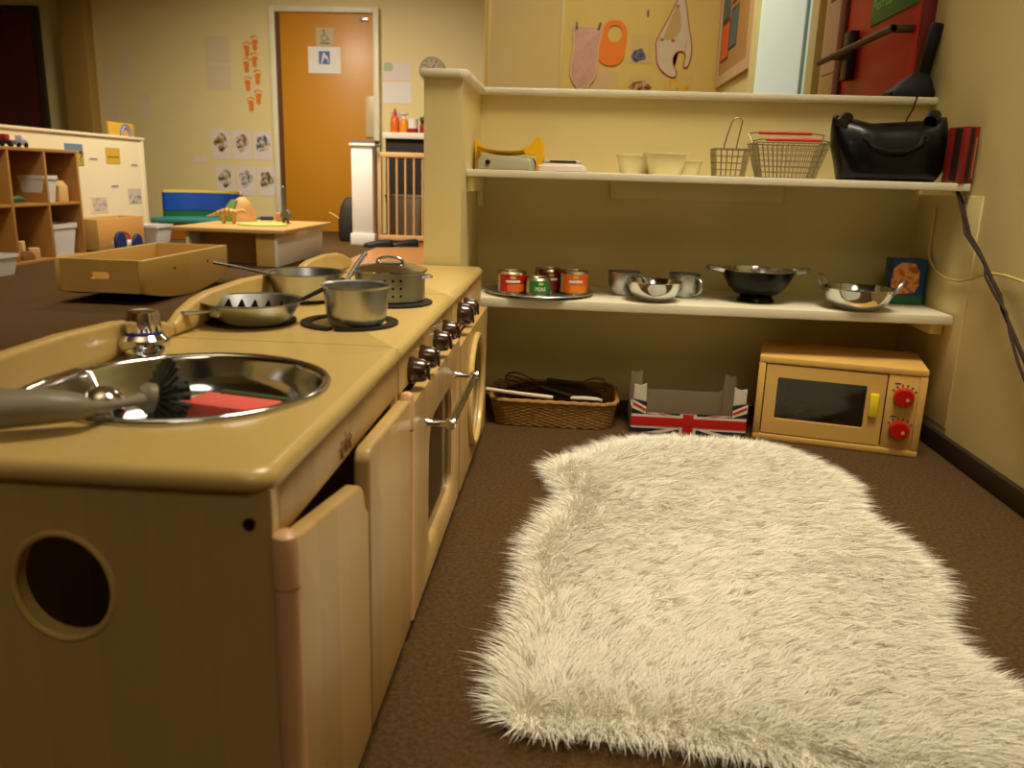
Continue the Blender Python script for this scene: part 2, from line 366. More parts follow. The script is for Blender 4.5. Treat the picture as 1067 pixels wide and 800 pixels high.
# ------------------------------------------------------------------ play cooker
ck = thing('play_cooker_unit', 'middle wooden play kitchen unit with black hob rings and chrome oven handle', 'play kitchen', (-.2, .945, 0), 0, 'wooden play kitchen units')
LC = .455
b = nb(); box(b, -.285, -.004, .001, .018, 0, .384); link('side_panel', b, BV, ck)
b = nb(); box(b, -.285, -.004, LC-.018, LC-.001, 0, .384); link('side_panel', b, BV, ck)
b = nb(); box(b, -.285, -.273, .018, LC-.018, .03, .384); link('back_panel', b, BD, ck)
b = nb(); box(b, -.273, -.006, .018, LC-.018, .03, .046); link('bottom_shelf', b, BP, ck)
b = nb(); box(b, -.27, -.02, .02, LC-.02, .18, .186); link('oven_shelf', b, BP, ck)
def solid_top(b, L_, rfar=0.):
    P = lambda i: rrect(-.288, .004-i, .0005, L_-.0005, (0, .003, .003+rfar, 0), 4)
    rs = [[(x, y, z) for x, y in P(i)] for i, z in ((.003, .383), (.0005, .386), (0, .390), (.002, .3955), (.0055, .3988), (.010, .4))]
    return rings(b, rs)
b = nb(); solid_top(b, LC); link('countertop', b, BT, ck, ang=50)
b = nb(); splash(b, .002, LC-.002); link('splashback', b, BP, ck)
b = nb(); box(b, -.02, -.002, .018, LC-.018, .334, .384, .002); link('control_panel', b, BP, ck)
def knob(p, y, z, r=.0165, L_=.022):
    b = nb(); lathe(b, [(0, 0), (r*1.1, 0), (r*1.1, .005), (r*.98, .007), (r*.92, L_-.004), (r*.8, L_), (0, L_)], 28, T(-.002, y, z) @ RY(pi/2))
    box(b, -.0, .004, -.0035, .0035, -r*.85, r*.85, .001, M=T(L_-.001, y, z) @ RX(.5))
    o = link('knob', b, KNOB, p)
    b = nb(); box(b, 0, .0008, -.0009, .0009, 0, r*.8, M=T(L_+.0028, y, z) @ RX(.5)); link('pointer_line', b, STEELB, o)
for y in (.085, .165, .285, .375): knob(ck, y, .352)
# oven door, ajar by a degree
b = nb()
do = rrect(.018, LC-.006, .03, .326, (.006, .006, .012, .012), 4); di = rrect(.135, LC-.075, .075, .262, (.03, .03, .045, .045), 7)
framed(b, [(do, .016), (do, .0)], [(rrect(.129, LC-.069, .069, .268, (.034, .034, .05, .05), 7), .016), (di, .012), (di, .0)], (.26, .17), YZ, 72)
od = link('oven_door', b, BD, ck)
b = nb(); prism(b, rrect(.13, LC-.07, .07, .267, .03), .003, T(.003, 0, 0) @ YZ); link('glass', b, GLASSD, od)
b = nb(); tube(b, [(.050, .098, .274), (.050, .400, .274)], .0058, 14); 
for y in (.108, .388): lathe(b, [(0, 0), (.006, 0), (.0045, .004), (.0045, .026), (.0075, .029), (.009, .034), (.0075, .040), (0, .0425)], 18, T(.016, y, .274) @ RY(pi/2))
link('handle', b, CHROME, od)
b = nb(); lathe(b, [(0, .293), (.009, .293), (.009, .331), (.0075, .337), (.004, .340), (0, .3405)], 20, T(.008, .017, 0)); lathe(b, [(0, .03), (.009, .03), (.009, .291), (0, .291)], 20, T(.008, .017, 0)); link('hinge_post', b, BPK, od)
# hob rings
HOB = mat('black_hob_ring', (26, 20, 16), .55)
def ringpart(cx, cy, r0, r1, gap=None):
    b = nb()
    if gap is None:
        lathe(b, [(r0, .4), (r1, .4), (r1, .4035), (r0, .4035), (r0, .4)], 48, T(cx, cy, 0))
    else:
        a0, a1 = gap; rs = []
        for k in range(49):
            a = a1+(2*pi-(a1-a0))*k/48
            rs.append([(cx+r*cos(a), cy+r*sin(a), z) for r, z in ((r0, .4), (r1, .4), (r1, .4035), (r0, .4035))])
        rings(b, rs)
    link('hob_ring', b, HOB, ck)
ringpart(-.096, .142, .052, .066, (-1.75, -1.62)); ringpart(-.228, .125, .03, .060); ringpart(-.08, .34, .03, .064); ringpart(-.222, .345, .03, .062)

# ------------------------------------------------------------------ play washing machine
wm = thing('play_washer_unit', 'farthest wooden play kitchen unit with round dark porthole door, against the half wall', 'play kitchen', (-.2, 1.401, 0), 0, 'wooden play kitchen units')
LW = .466
b = nb(); box(b, -.285, -.004, .001, .018, 0, .384); link('side_panel', b, BV, wm)
b = nb(); box(b, -.285, -.0, LW-.018, LW-.001, 0, .384); link('side_panel', b, BV, wm)
b = nb(); box(b, -.285, -.273, .018, LW-.018, .03, .384); link('back_panel', b, BD, wm)
b = nb(); box(b, -.273, -.006, .018, LW-.018, .03, .046); link('bottom_shelf', b, BP, wm)
b = nb(); solid_top(b, LW, .006); link('countertop', b, BT, wm, ang=50)
b = nb(); splash(b, .002, .36); link('splashback', b, BP, wm)
b = nb(); box(b, -.02, -.002, .018, LW-.018, .312, .384, .002); link('control_panel', b, BP, wm)
knob(wm, .10, .350, .021, .024); knob(wm, .185, .350, .018, .024)
b = nb(); plate(b, rrect(.006, LW-.004, .03, .310, .004), circ(.235, .172, .108, n=56), .016, (.235, .172), YZ, 72); fp = link('front_panel', b, BD, wm)
b = nb(); prof = []
tube(b, [(.018, .235+.112*cos(a), .172+.112*sin(a)) for a in [2*pi*k/56 for k in range(56)]], .007, 10, True); pd = link('porthole_ring', b, BP, fp)
b = nb(); prism(b, circ(.235, .172, .110, n=56), .004, T(.006, 0, 0) @ YZ); link('glass', b, GLASSD, fp)
# ------------------------------------------------------------------ shelves on the half wall
def shelf(name_label, x0, y0, z0, z1, xr, cleats):
    t = thing('wall_shelf', name_label, 'shelf', (x0, 2.24, z0), 0, 'white shelves on the half wall')
    b = nb(); box(b, 0, xr-x0, y0-2.24, -.0005, 0, z1-z0, .002); link('board', b, SHELFW, t)
    for c in cleats:
        b = nb(); box(b, *c, .002); link('bracket', b, CREAM_L, t)
    return t
shelf('upper white painted shelf on the half wall holding bag and baskets', -.2495, 1.955, .600, .617, .892, [(0.0, .018, -.27, -.001, -.034, -.0005), (.0, .016, -.06, -.001, -.075, -.034)])
shelf('lower white painted shelf on the half wall holding cans and steel bowls', -.2495, 1.935, .298, .320, .892, [(1.112, 1.1415, -.26, -.001, -.03, -.0005), (0, .02, -.26, -.001, -.03, -.0005)])
Z1, Z2 = .3202, .6172

# ------------------------------------------------------------------ pans and pots on the cooker
def pan(label, loc, rz, r0, r1, h, hl, hz, rise):
    t = thing('frying_pan', label, 'pan', loc, rz, 'toy frying pans on the hob')
    w = .0012
    b = nb(); lathe(b, [(0, 0), (r0-.004, 0), (r0, .002), (r1-.002, h-.002), (r1+.003, h), (r1+.003, h+.0012), (r1-.003, h), (r0-.002, .0035), (r0-.006, .0022), (0, .0022)], 56); link('body', b, STEEL, t)
    b = nb(); x0 = r0+(r1-r0)*hz/h
    tube(b, [(x0-.001, 0, hz), (x0+.012, 0, hz+.002), (x0+hl*.5, .0, hz+rise*.55), (x0+hl, 0, hz+rise)], [.0042, .0036, .0042, .005], 12, flat=.55); link('handle', b, STEEL, t)
    b = nb(); box(b, x0-.004, x0+.004, -.009, .009, hz-.006, hz+.004, .0015); link('handle_plate', b, STEEL, t)
    return t
pan('shallow steel frying pan with a black server inside, left burner nearest the sink', (-.418, 1.055, .4038), R(238), .048, .064, .028, .046, .018, .004)
pan('deeper steel frying pan at back left burner, handle pointing over the splashback', (-.416, 1.272, .4038), R(170), .047, .061, .042, .105, .034, .014)
# black server lying in the near frying pan
sv = thing('spaghetti_server', 'black toothed server lying in the nearer frying pan', 'utensil', (-.418, 1.055, .4065))
b = nb(); rs = []
for k in range(9):
    a = -1.1+2.2*k/8; rs.append([(-.045+.085*k/8, -.016+.006*cos(a*1.4), .008), (-.045+.085*k/8, .014, .006), (-.045+.085*k/8, .014, .009), (-.045+.085*k/8, -.016+.006*cos(a*1.4), .011)])
rings(b, rs)
link('spoon', b, BLACK, sv)
for k in range(5):
    x = -.042+.0185*k; b = nb(); t_ = nb(); rings(t_, [[(x-.008, .014, .007), (x+.008, .014, .007), (x+.008, .017, .007), (x-.008, .017, .007)], [(x-.0008, .019, .0225), (x+.0008, .019, .0225), (x+.0008, .021, .0225), (x-.0008, .021, .0225)]]); add(b, t_); link('tooth', b, BLACK, sv)
b = nb(); tube(b, [(.036, 0, .009), (.05, .006, .018), (.064, .012, .0275), (.078, .030, .035), (.098, .085, .046)], [.006, .0045, .0042, .005, .0055], 10, flat=.6); link('handle', b, BLACK, sv)
# saucepan
sp = thing('saucepan', 'plain small steel saucepan standing inside the front hob ring', 'pan', (-.283, 1.075, .4002))
b = nb(); lathe(b, [(0, 0), (.030, 0), (.0345, .002), (.0385, .008), (.0405, .016), (.0435, .052), (.0465, .0545), (.0465, .056), (.0428, .054), (.0395, .017), (.0335, .005), (0, .003)], 64); link('body', b, STEEL, sp)
b = nb(); tube(b, [(-.022, .0375, .049), (-.026, .046, .053), (-.024, .085, .068), (-.020, .130, .0845)], [.0026, .0028, .0034, .0038], 12); link('handle', b, STEEL, sp)
# steamer with lid
st = thing('steamer_pot', 'steel pot with pierced side and loop handled lid at back right burner', 'pot', (-.286, 1.297, .4038))
b = nb(); lathe(b, [(0, 0), (.054, 0), (.056, .002), (.056, .044), (.058, .0455), (.058, .0475), (.0545, .0475), (.0545, .003), (0, .002)], 64); bd = link('body', b, STEEL, st)
b = nb()
for row in range(3):
    for k in range(3):
        a = -1.50+k*.22; lathe(b, [(0, -.0004), (.0021, -.0004), (.0021, .0005), (0, .0005)], 10, T(.0562*cos(a), .0562*sin(a), .012+.012*row) @ RZ(a) @ RY(pi/2))
link('hole_pattern', b, DARK, bd)
b = nb(); lathe(b, [(0, .0585), (.02, .0575), (.045, .0525), (.057, .0485), (.0605, .0478), (.0605, .0495), (.057, .0505), (.045, .0545), (.02, .0595), (0, .0605)], 56); li = link('lid', b, STEELB, st)
b = nb(); tube(b, [(.021*cos(a), 0, .059+.009*sin(a)) for a in [pi*k/14 for k in range(15)]], .0028, 10, flat=.8); link('handle', b, STEELB, li)
for s in (-1, 1):
    b = nb(); tube(b, [(s*(.055+.012*sin(a)), .016*cos(a), .039) for a in [pi*k/10 for k in range(11)]], .002, 8); link('side_handle', b, STEEL, st)

# ------------------------------------------------------------------ in the sink (basin bottom z .3335)
sg = thing('sponge', 'pink red sponge with green scouring back standing in the sink basin', 'sponge', (-.300, .712, .3525), R(-14))
b = nb(); box(b, -.043, .043, -.030, .010, 0, .042, .004); link('foam', b, mat('coral_sponge', (232, 100, 86), .9, bump=.5, bscale=500), sg)
b = nb(); box(b, -.030, .058, .0103, .019, 0, .043, .002); link('scourer', b, mat('green_scourer', (70, 84, 50), .95, bump=.8, bscale=700), sg)
GREY = mat('grey_plastic', (132, 124, 104), .42)
db = thing('dish_brush', 'grey handled washing up brush lying across the left rim of the sink', 'brush', (-.352, .640, .3525))
b = nb(); tube(b, [(-.150, -.125, .070), (-.11, -.105, .070), (-.068, -.083, .069), (-.040, -.070, .0685), (-.020, -.058, .066), (-.014, -.052, .0645), (-.010, -.028, .060), (-.008, -.010, .057), (-.006, .006, .055)], [.0165, .0175, .0180, .0160, .0125, .0062, .0042, .0046, .0075], 18, flat=.85); link('handle', b, GREY, db)
HM = T(-.004, .015, .0545) @ Vector((.62, .62, -.25)).to_track_quat('Z', 'Y').to_matrix().to_4x4()
b = nb(); lathe(b, [(0, -.010), (.008, -.009), (.013, -.003), (.013, .004), (0, .005)], 24, HM); link('head', b, GREY, db)
b = nb()
for k in range(22):
    a = 2*pi*k/22; 
    tube(b, [HM @ Vector((.010*cos(a), .010*sin(a), .003)), HM @ Vector((.022*cos(a), .022*sin(a), .010)), HM @ Vector((.036*cos(a), .036*sin(a), .013))], [.0016, .0034, .0044], 6, flat=.5)
for k in range(14):
    a = 2*pi*k/14; tube(b, [HM @ Vector((.006*cos(a), .006*sin(a), .004)), HM @ Vector((.012*cos(a), .012*sin(a), .016)), HM @ Vector((.020*cos(a), .020*sin(a), .028))], [.0016, .0030, .0036], 6)
o = link('bristles', b, mat('dark_bristles', (44, 46, 34), .6), db)
sl = thing('serving_spoon', 'shiny steel ladle hooked on the left rim of the sink', 'utensil', (-.44, .64, .3525))
b = nb(); lathe(b, [(0, -.020), (.012, -.0175), (.0195, -.010), (.022, 0), (.0208, 0), (.0185, -.009), (.0115, -.0162), (0, -.0186)], 28, T(.030, .034, .036) @ RX(-2.2) @ RZ(.4)); link('bowl', b, STEELB, sl)
b = nb(); tube(b, [(.022, .046, .046), (.008, .056, .062), (-.002, .050, .0645), (-.003, .0, .0645), (.0, -.05, .0645), (.004, -.085, .0645)], [.0028, .0035, .0055, .0058, .0058, .0058], 16); link('handle', b, CHROME, sl)

# ------------------------------------------------------------------ lower shelf: tray of tins
ty = thing('round_tray', 'round silver tray under the four food tins', 'tray', (-.072, 2.050, Z1))
b = nb(); lathe(b, [(0, 0), (.115, 0), (.122, .002), (.134, .008), (.137, .0085), (.1365, .0072), (.123, .0005), (.115, -.0), (0, -.0)][::1][:6]+[(.1345, .0095), (.121, .0035), (.114, .0016), (0, .0016)], 72); link('dish', b, STEEL, ty)
TIN = mat('tin_metal', (190, 180, 150), .25, 1.0)
def tin(label, x, y, r, h, rz, col, lower, word=None, wcol=(235, 225, 205), strip=(196, 170, 140)):
    t = thing('food_tin', label, 'tin', (x, y, Z1+.0018), rz, 'food tins on the tray')
    b = nb(); lathe(b, [(0, .0015), (r-.003, .0015), (r-.002, 0), (r, .001), (r-.001, .003), (r-.001, h-.003), (r, h-.001), (r-.0015, h), (r-.003, h-.003), (0, h-.003)], 40); link('can', b, TIN, t)
    def band(a0, a1, z0, z1, dr, m, nm, par):
        bb = nb(); n = 28
        rs = [[((r-.001+dr)*sin(a0+(a1-a0)*k/n), -(r-.001+dr)*cos(a0+(a1-a0)*k/n), z) for z in (z0, z1)]+[((r-.0011)*sin(a0+(a1-a0)*k/n), -(r-.0011)*cos(a0+(a1-a0)*k/n), z) for z in (z1, z0)] for k in range(n+1)]
        rings(bb, rs); return link(nm, bb, m, par)
    lab = band(-pi, pi-.001, .005, h-.007, .0005, mat('tin_label_%d_%d_%d' % col, col, .4), 'label', t)
    band(-1.35, -1.0, .006, h-.008, .0008, mat('tin_strip', strip, .5), 'side_strip', lab)
    if lower: band(-.35, .95, .006, .024, .0008, mat('tin_lower_%d_%d_%d' % lower, lower, .45), 'picture', lab)
    band(-.15, .22, h-.017, h-.011, .001, mat('tin_badge', (190, 190, 90), .5), 'badge', lab)
    if word:
        lettering('word', word, .013, mat('tin_word', wcol, .5), lab, Matrix(((1, 0, 0, 0), (0, 0, -1, -(r+.0002)), (0, 1, 0, h*.36), (0, 0, 0, 1))), .0003, bend=r)
    else:
        band(-.45, .55, h*.52, h*.62, .0012, mat('tin_word', wcol, .5), 'word_stroke', lab)
    return t
tin('red food tin with orange lower label, leftmost on the tray', -.140, 2.035, .0365, .054, R(6), (176, 24, 14), (216, 92, 24))
tin('short green food tin labelled PEAS at the front of the tray', -.074, 2.015, .031, .043, R(14), (40, 112, 34), None, 'PEAS')
tin('maroon food tin standing behind the green tin', -.052, 2.088, .034, .058, R(14), (112, 20, 26), (128, 26, 34))
tin('orange food tin, rightmost on the tray', .015, 2.055, .0355, .058, R(4), (226, 104, 16), (232, 130, 30), None, (236, 170, 120))

# steel cups and bowls
def cup(label, x, y, rz, s=1.):
    t = thing('steel_cup', label, 'cup', (x, y, Z1), rz, 'steel cups on the lower shelf')
    b = nb(); lathe(b, [(0, 0), (.024*s, 0), (.029*s, .003), (.036*s, .018), (.040*s, .040), (.0405*s, .057), (.042*s, .058), (.042*s, .0592), (.0392*s, .058), (.0385*s, .04), (.0345*s, .019), (.028*s, .005), (0, .003)], 48); link('body', b, STEEL, t)
    b = nb(); tube(b, [(.0385*s+.026*sin(a), 0, .032+.022*cos(a)) for a in [pi*k/12 for k in range(13)]], .0024, 8, flat=1.3); link('handle', b, STEEL, t)
    return t
cup('steel cup with handle left of the low bowl on lower shelf', .140, 2.085, R(-38))
cup('steel cup with handle right of the low bowl on lower shelf', .292, 2.085, R(-55), .95)
b = nb(); lathe(b, [(0, 0), (.028, 0), (.036, .002), (.052, .014), (.062, .032), (.0655, .047), (.067, .048), (.067, .0492), (.0642, .0482), (.0605, .033), (.0505, .0158), (.035, .0042), (0, .0022)], 56)
single('steel_bowl', b, STEELB, 'low shiny steel bowl in front of two steel cups', 'bowl', (.208, 1.992, Z1))
# colander
cl = thing('colander', 'dark enamel colander with two side handles on the lower shelf', 'colander', (.466, 2.060, Z1))
EN = mat('dark_enamel', (12, 8, 5), .25, coat=.08, spec=.15)
b = nb(); lathe(b, [(.030, .012), (.052, .020), (.070, .038), (.082, .060), (.088, .077), (.0865, .077), (.0805, .0605), (.0687, .039), (.051, .0215), (.030, .0135)], 64); lathe(b, [(0, .0115), (.03, .0115), (.03, .0135), (0, .0135)], 40); bo = link('bowl', b, EN, cl)
b = nb(); lathe(b, [(.034, .013), (.043, 0), (.0455, 0), (.0455, .0025), (.038, .015)], 48); link('foot_ring', b, EN, cl)
b = nb(); lathe(b, [(.0862, .0785), (.080, .0606), (.0681, .0393), (.0507, .0219), (.03, .0138), (0, .0137), (0, .0142), (.03, .0143), (.0503, .0225), (.0676, .0398), (.0795, .061), (.0857, .0785)], 64); li = link('liner', b, STEELB, cl)
b = nb()
for row in range(6):
    z = .026+.008*row; rr = np.interp(z, [.0219, .0393, .0606, .0785], [.0507, .0681, .080, .0862])-.0006
    for k in range(36):
        a = 2*pi*(k+.5*(row % 2))/36; lathe(b, [(0, -.0003), (.0013, -.0003), (.0013, .0003), (0, .0003)], 6, T(rr*cos(a), rr*sin(a), z) @ RZ(a) @ RY(pi/2-.5))
link('hole_pattern', b, DARK, li)
b = nb(); lathe(b, [(.0865, .0765), (.0905, .0772), (.0905, .079), (.0862, .0788)], 64); link('rim', b, STEELB, cl)
for s in (-1, 1):
    b = nb(); tube(b, [(s*(.086+.036*sin(a)), .024*cos(a), .075+.006*sin(a)) for a in [pi*k/14 for k in range(15)]], .0045, 8, flat=1.2); link('handle', b, STEEL, cl)
# karahi pan
kp = thing('two_handled_pan', 'round bottomed steel pan with two loop handles right of the colander', 'pan', (.688, 1.990, Z1))
b = nb(); lathe(b, [(0, 0), (.040, 0), (.052, .004), (.068, .018), (.077, .036), (.0805, .049), (.084, .0505), (.084, .052), (.0792, .051), (.0755, .0365), (.0665, .0195), (.051, .0062), (0, .0022)], 64); link('body', b, STEELB, kp)
for s, a0 in ((-1, R(140)), (1, R(-28))):
    b = nb(); c, d = cos(a0), sin(a0)
    tube(b, [((.079+.018*sin(a))*c-.025*cos(a)*d, (.079+.018*sin(a))*d+.025*cos(a)*c, .042+.032*sin(a)) for a in [pi*k/14 for k in range(15)]], .0026, 8); link('handle', b, STEEL, kp)
# blue carton
ct = thing('food_carton', 'blue food carton with orange picture, lower shelf corner by the right wall', 'carton', (.846, 2.13, Z1), R(-4))
b = nb(); box(b, -.040, .040, -.03, .03, 0, .112, .0015); cb = link('box', b, mat('carton_blue', (14, 70, 128), .4), ct)
b = nb(); box(b, -.0395, .0395, -.0306, -.030, .002, .022); link('green_base', b, mat('carton_green', (24, 110, 70), .45), cb)
b = nb(); prism(b, [(-.038, .03), (-.02, .026), (.018, .03), (.026, .05), (.024, .085), (.012, .102), (-.02, .104), (-.036, .09), (-.04, .06)], .0007, Matrix(((1, 0, 0, 0), (0, 0, -1, -.0302), (0, 1, 0, 0), (0, 0, 0, 1)))); link('picture', b, blotch('carton_picture', [(220, 90, 50), (232, 140, 90), (236, 180, 90)], 38., (190, 80, 60)), cb)

# ------------------------------------------------------------------ upper shelf
sc = thing('toy_scales', 'grey toy weighing scales with yellow pan at upper shelf left end', 'scales', (-.163, 2.085, Z2), R(-3))
b = nb(); rs = []
for z, i in ((0, .002), (.003, 0), (.02, .002), (.030, .008), (.033, .018)): rs.append([(x, y, z+(.004 if x < -.02 and z > .01 else 0)) for x, y in rrect(-.072+i, .072-i, -.045+i, .045-i, .014, 4)])
rings(b, rs); bo = link('body', b, mat('grey_green_plastic', (150, 146, 116), .45), sc)
b = nb(); lathe(b, [(0, 0), (.006, 0), (.006, .003), (0, .003)], 20, T(-.043, -.0445, .018) @ RX(pi/2)); link('dial', b, BLACK, bo)
YEL = mat('yellow_plastic', (232, 176, 14), .4)
b = nb(); rs = []
for k in range(15):
    t = k/14; x = -.075+.155*t; u = abs(t-.47)/.5; zt = .046+.012*u**2.2; w = .030*(1-.25*u)
    rs.append([(x, -w, zt), (x, -w*.5, zt-.010), (x, w*.5, zt-.010), (x, w, zt), (x, w*.5, zt-.0075), (x, -w*.5, zt-.0075)])
rings(b, rs); link('weighing_pan', b, YEL, sc)
Mfin = Matrix(((1, 0, 0, 0), (0, 0, 1, 0), (0, 1, 0, 0), (0, 0, 0, 1)))
b = nb(); prism(b, [(-.082, 0), (-.0735, 0), (-.0735, .040), (-.070, .055), (-.076, .070), (-.082, .066)], .06, Mfin); link('end_fin', b, YEL, sc)
b = nb(); prism(b, [(.0735, .0), (.086, .0), (.090, .05), (.080, .082), (.070, .078), (.058, .060), (.040, .052), (.046, .040), (.0735, .038)], .06, T(0, -.03, 0) @ Mfin); link('end_fin', b, YEL, sc)
ks = thing('kitchen_scales', 'flat white kitchen scales with dark display on upper shelf', 'scales', (-.027, 2.075, Z2), R(-2))
b = nb(); rs = []
for z, i in ((0, .004), (.002, 0), (.012, .001), (.018, .010), (.0195, .02)): rs.append([(x, y, z) for x, y in rrect(-.060+i, .060-i, -.05+i, .05-i, .016, 4)])
rings(b, rs); link('body', b, mat('lilac_white_plastic', (214, 200, 190), .35), ks)
b = nb(); box(b, -.045, .045, -.02, .045, .0215, .027, .002); box(b, -.03, .03, -.01, .03, .0195, .0217); link('plate', b, mat('lilac_white_plastic', (0, 0, 0)), ks)
b = nb(); box(b, -.030, .034, -.0213, -.0195, .0222, .0265); box(b, -.01, .042, -.041, -.033, .0145, .0168, M=T(0, 0, 0)); link('display', b, mat('dark_display', (50, 44, 38), .3), ks)
CR = mat('cream_plastic', (236, 224, 170), .45)
for i, (x, y, s, lb, rz) in enumerate(((.150, 2.09, .92, 'leftmost and lowest of three cream plastic tubs on upper shelf', 0), (.218, 2.05, 1., 'middle and largest of three cream plastic tubs on upper shelf', .04), (.280, 2.11, .72, 'rightmost of three cream plastic tubs, half behind the largest', -.05))):
    b = nb(); q = lambda k, z: [(X, Y, z) for X, Y in rrect(-.050*s*k, .050*s*k, -.045*s*k, .045*s*k, .02*s, 5)]
    rings(b, [q(.74, 0), q(.97, .0475*s), q(1.03, .048*s), q(1.03, .050*s), q(.93, .0495*s), q(.70, .003)])
    single('plastic_tub', b, CR, lb, 'tub', (x, y, Z2), rz, 'cream plastic tubs')
WIRE = mat('grey_wire', (150, 138, 110), .35, .8)
def wires(b, c0, c1, h, nz, nu, r, M=None, bottom=True):
    """c0/c1: half sizes of the base and rim rectangles"""
    P = lambda t, u: None
    def corner(k, t):
        sx = (-1, 1, 1, -1)[k % 4]; sy = (-1, -1, 1, 1)[k % 4]
        return Vector((sx*(c0[0]+(c1[0]-c0[0])*t), sy*(c0[1]+(c1[1]-c0[1])*t), h*t))
    for j in range(nz+1):
        t = j/nz; rr = r*1.8 if j in (0, nz) else r
        for k in range(4): tube(b, [corner(k, t), corner(k+1, t)], rr, 5, M=M)
    for k in range(4):
        n = nu[k % 2]
        for i in range(n):
            f = i/n; tube(b, [corner(k, 0).lerp(corner(k+1, 0), f), corner(k, 1).lerp(corner(k+1, 1), f)], r, 5, M=M)
    if bottom:
        n = nu[0]
        for i in range(1, n):
            f = i/n; tube(b, [corner(0, 0).lerp(corner(1, 0), f), corner(3, 0).lerp(corner(2, 0), f)], r, 5, M=M)
        for i in range(1, nu[1]):
            f = i/nu[1]; tube(b, [corner(0, 0).lerp(corner(3, 0), f), corner(1, 0).lerp(corner(2, 0), f)], r, 5, M=M)
fb = thing('chip_basket', 'small wire frying basket with tall upright handle on upper shelf', 'basket', (.374, 2.075, Z2+.001))
b = nb(); wires(b, (.034, .028), (.041, .034), .063, 4, (6, 5), .0009); link('wire_basket', b, WIRE, fb)
b = nb(); pts = [(-.010, .034, .063), (-.004, .036, .095), (.006, .039, .128), (.014, .040, .138), (.026, .040, .138), (.031, .040, .130), (.025, .037, .095), (.020, .034, .063)]; tube(b, pts, .0017, 8); link('handle', b, WIRE, fb)
sb = thing('shopping_basket', 'wire toy shopping basket with two red handles on upper shelf', 'basket', (.517, 2.110, Z2+.0012), R(-1))
b = nb(); wires(b, (.062, .044), (.084, .062), .080, 6, (14, 9), .0009); link('wire_basket', b, WIRE, sb)
REDH = mat('red_handle', (196, 36, 16), .4)
for s, hz in ((-1, .088), (1, .108)):
    b = nb(); tube(b, [(-.082, s*.012, .081), (-.090, s*.030, hz-.004), (-.072, s*.046, hz), (.072, s*.046, hz), (.092, s*.030, hz-.004), (.082, s*.012, .081)], .0016, 6); hm = link('handle', b, WIRE, sb)
    b = nb(); tube(b, [(-.062, s*.046, hz), (.066, s*.046, hz)], .0042, 10); link('red_grip', b, REDH, hm)
# black handbag
hb = thing('handbag', 'glossy black handbag slumped at the right end of the upper shelf', 'bag', (.742, 2.072, Z2), R(-2))
b = nb(); rs = []
def bag_top(x): return .128+.020*min(1, (abs(x)/.115)**2)
for j in range(13):
    t = j/12; w = .108+.028*math.sin(min(1, t*1.6)*pi/2)-.016*max(0, t-.5); d = .062*(1-t**2.2)**.5*.9+.012 if t > .02 else .055
    r = []
    for k in range(48):
        a = 2*pi*k/48; c_, s_ = cos(a), sin(a); e = .55
        x = w*math.copysign(abs(c_)**e, c_); y = d*math.copysign(abs(s_)**.8, s_)
        fold = .0035*sin(x*70+3*t)*(1 if t > .2 else 0)
        r.append((x+.006*sin(t*5), y+fold, t*bag_top(x)))
    rs.append(r)
rings(b, rs); PVC = mat('glossy_black_pvc', (7, 5, 4), .34, coat=.12, spec=.2, bump=.25, bscale=30); link('body', b, PVC, hb, ang=80)
b = nb(); tube(b, [(-.07, -.052, .095), (-.055, -.062, .075), (-.02, -.067, .064), (.02, -.067, .066), (.05, -.062, .080), (.06, -.052, .098)], .006, 10); link('handle', b, PVC, hb)
for x, z in ((-.110, .140), (.088, .150)):
    b = nb(); tube(b, [(x-.012, -.03, z-.014), (x, -.015, z), (x+.010, .01, z+.002), (x+.014, .03, z-.012)], .015, 12); link('top_roll', b, PVC, hb)
for x in (-.07, .06):
    b = nb(); lathe(b, [(.004, -.0015), (.0075, -.0015), (.0075, .0015), (.004, .0015), (.004, -.0015)], 20, T(x, -.058, .098) @ RX(pi/2)); link('ring', b, mat('dull_ring', (90, 84, 70), .3, 1.), hb)
rb = thing('red_carton', 'tall red and black carton standing right of the handbag', 'carton', (.872, 1.985, Z2), R(12))
b = nb(); box(b, -.016, .016, -.032, .032, 0, .122, .0012); cb = link('box', b, mat('carton_red', (126, 24, 14), .45), rb)
b = nb(); box(b, -.006, .004, -.0326, -.032, .004, .119); box(b, -.0165, -.0160, -.018, .006, .004, .119); link('dark_stripe', b, mat('carton_dark', (32, 14, 10), .5), cb)
b = nb(); box(b, .009, .013, -.0326, -.032, .01, .10); link('pale_lettering_bar', b, mat('carton_pale', (170, 110, 60), .5), cb)
# black lamp on the cap
bl = thing('desk_lamp', 'black stemmed lamp standing on the half wall cap by red door', 'lamp', (.850, 2.262, .8252), R(0))
b = nb(); rs = []
for z, k, dx in ((0, 1, 0), (.012, .98, .001), (.04, .62, .010), (.058, .34, .016), (.062, .25, .017)): rs.append([(x*k+dx, y*k, z) for x, y in rrect(-.066, .046, -.038, .038, .010, 4)])
rings(b, rs); link('foot', b, BLACK, bl)
b = nb(); box(b, -.013, .015, -.012, .012, 0, .125, .004, M=T(.020, 0, .055) @ RY(.14)); link('stem', b, BLACK, bl)
b = nb(); tube(b, [(.0, -.036, .006), (-.004, -.050, .002), (-.012, -.054, -.03), (-.022, -.050, -.055), (-.02, -.04, -.085)], .002, 6); link('cord', b, BLACK, bl)
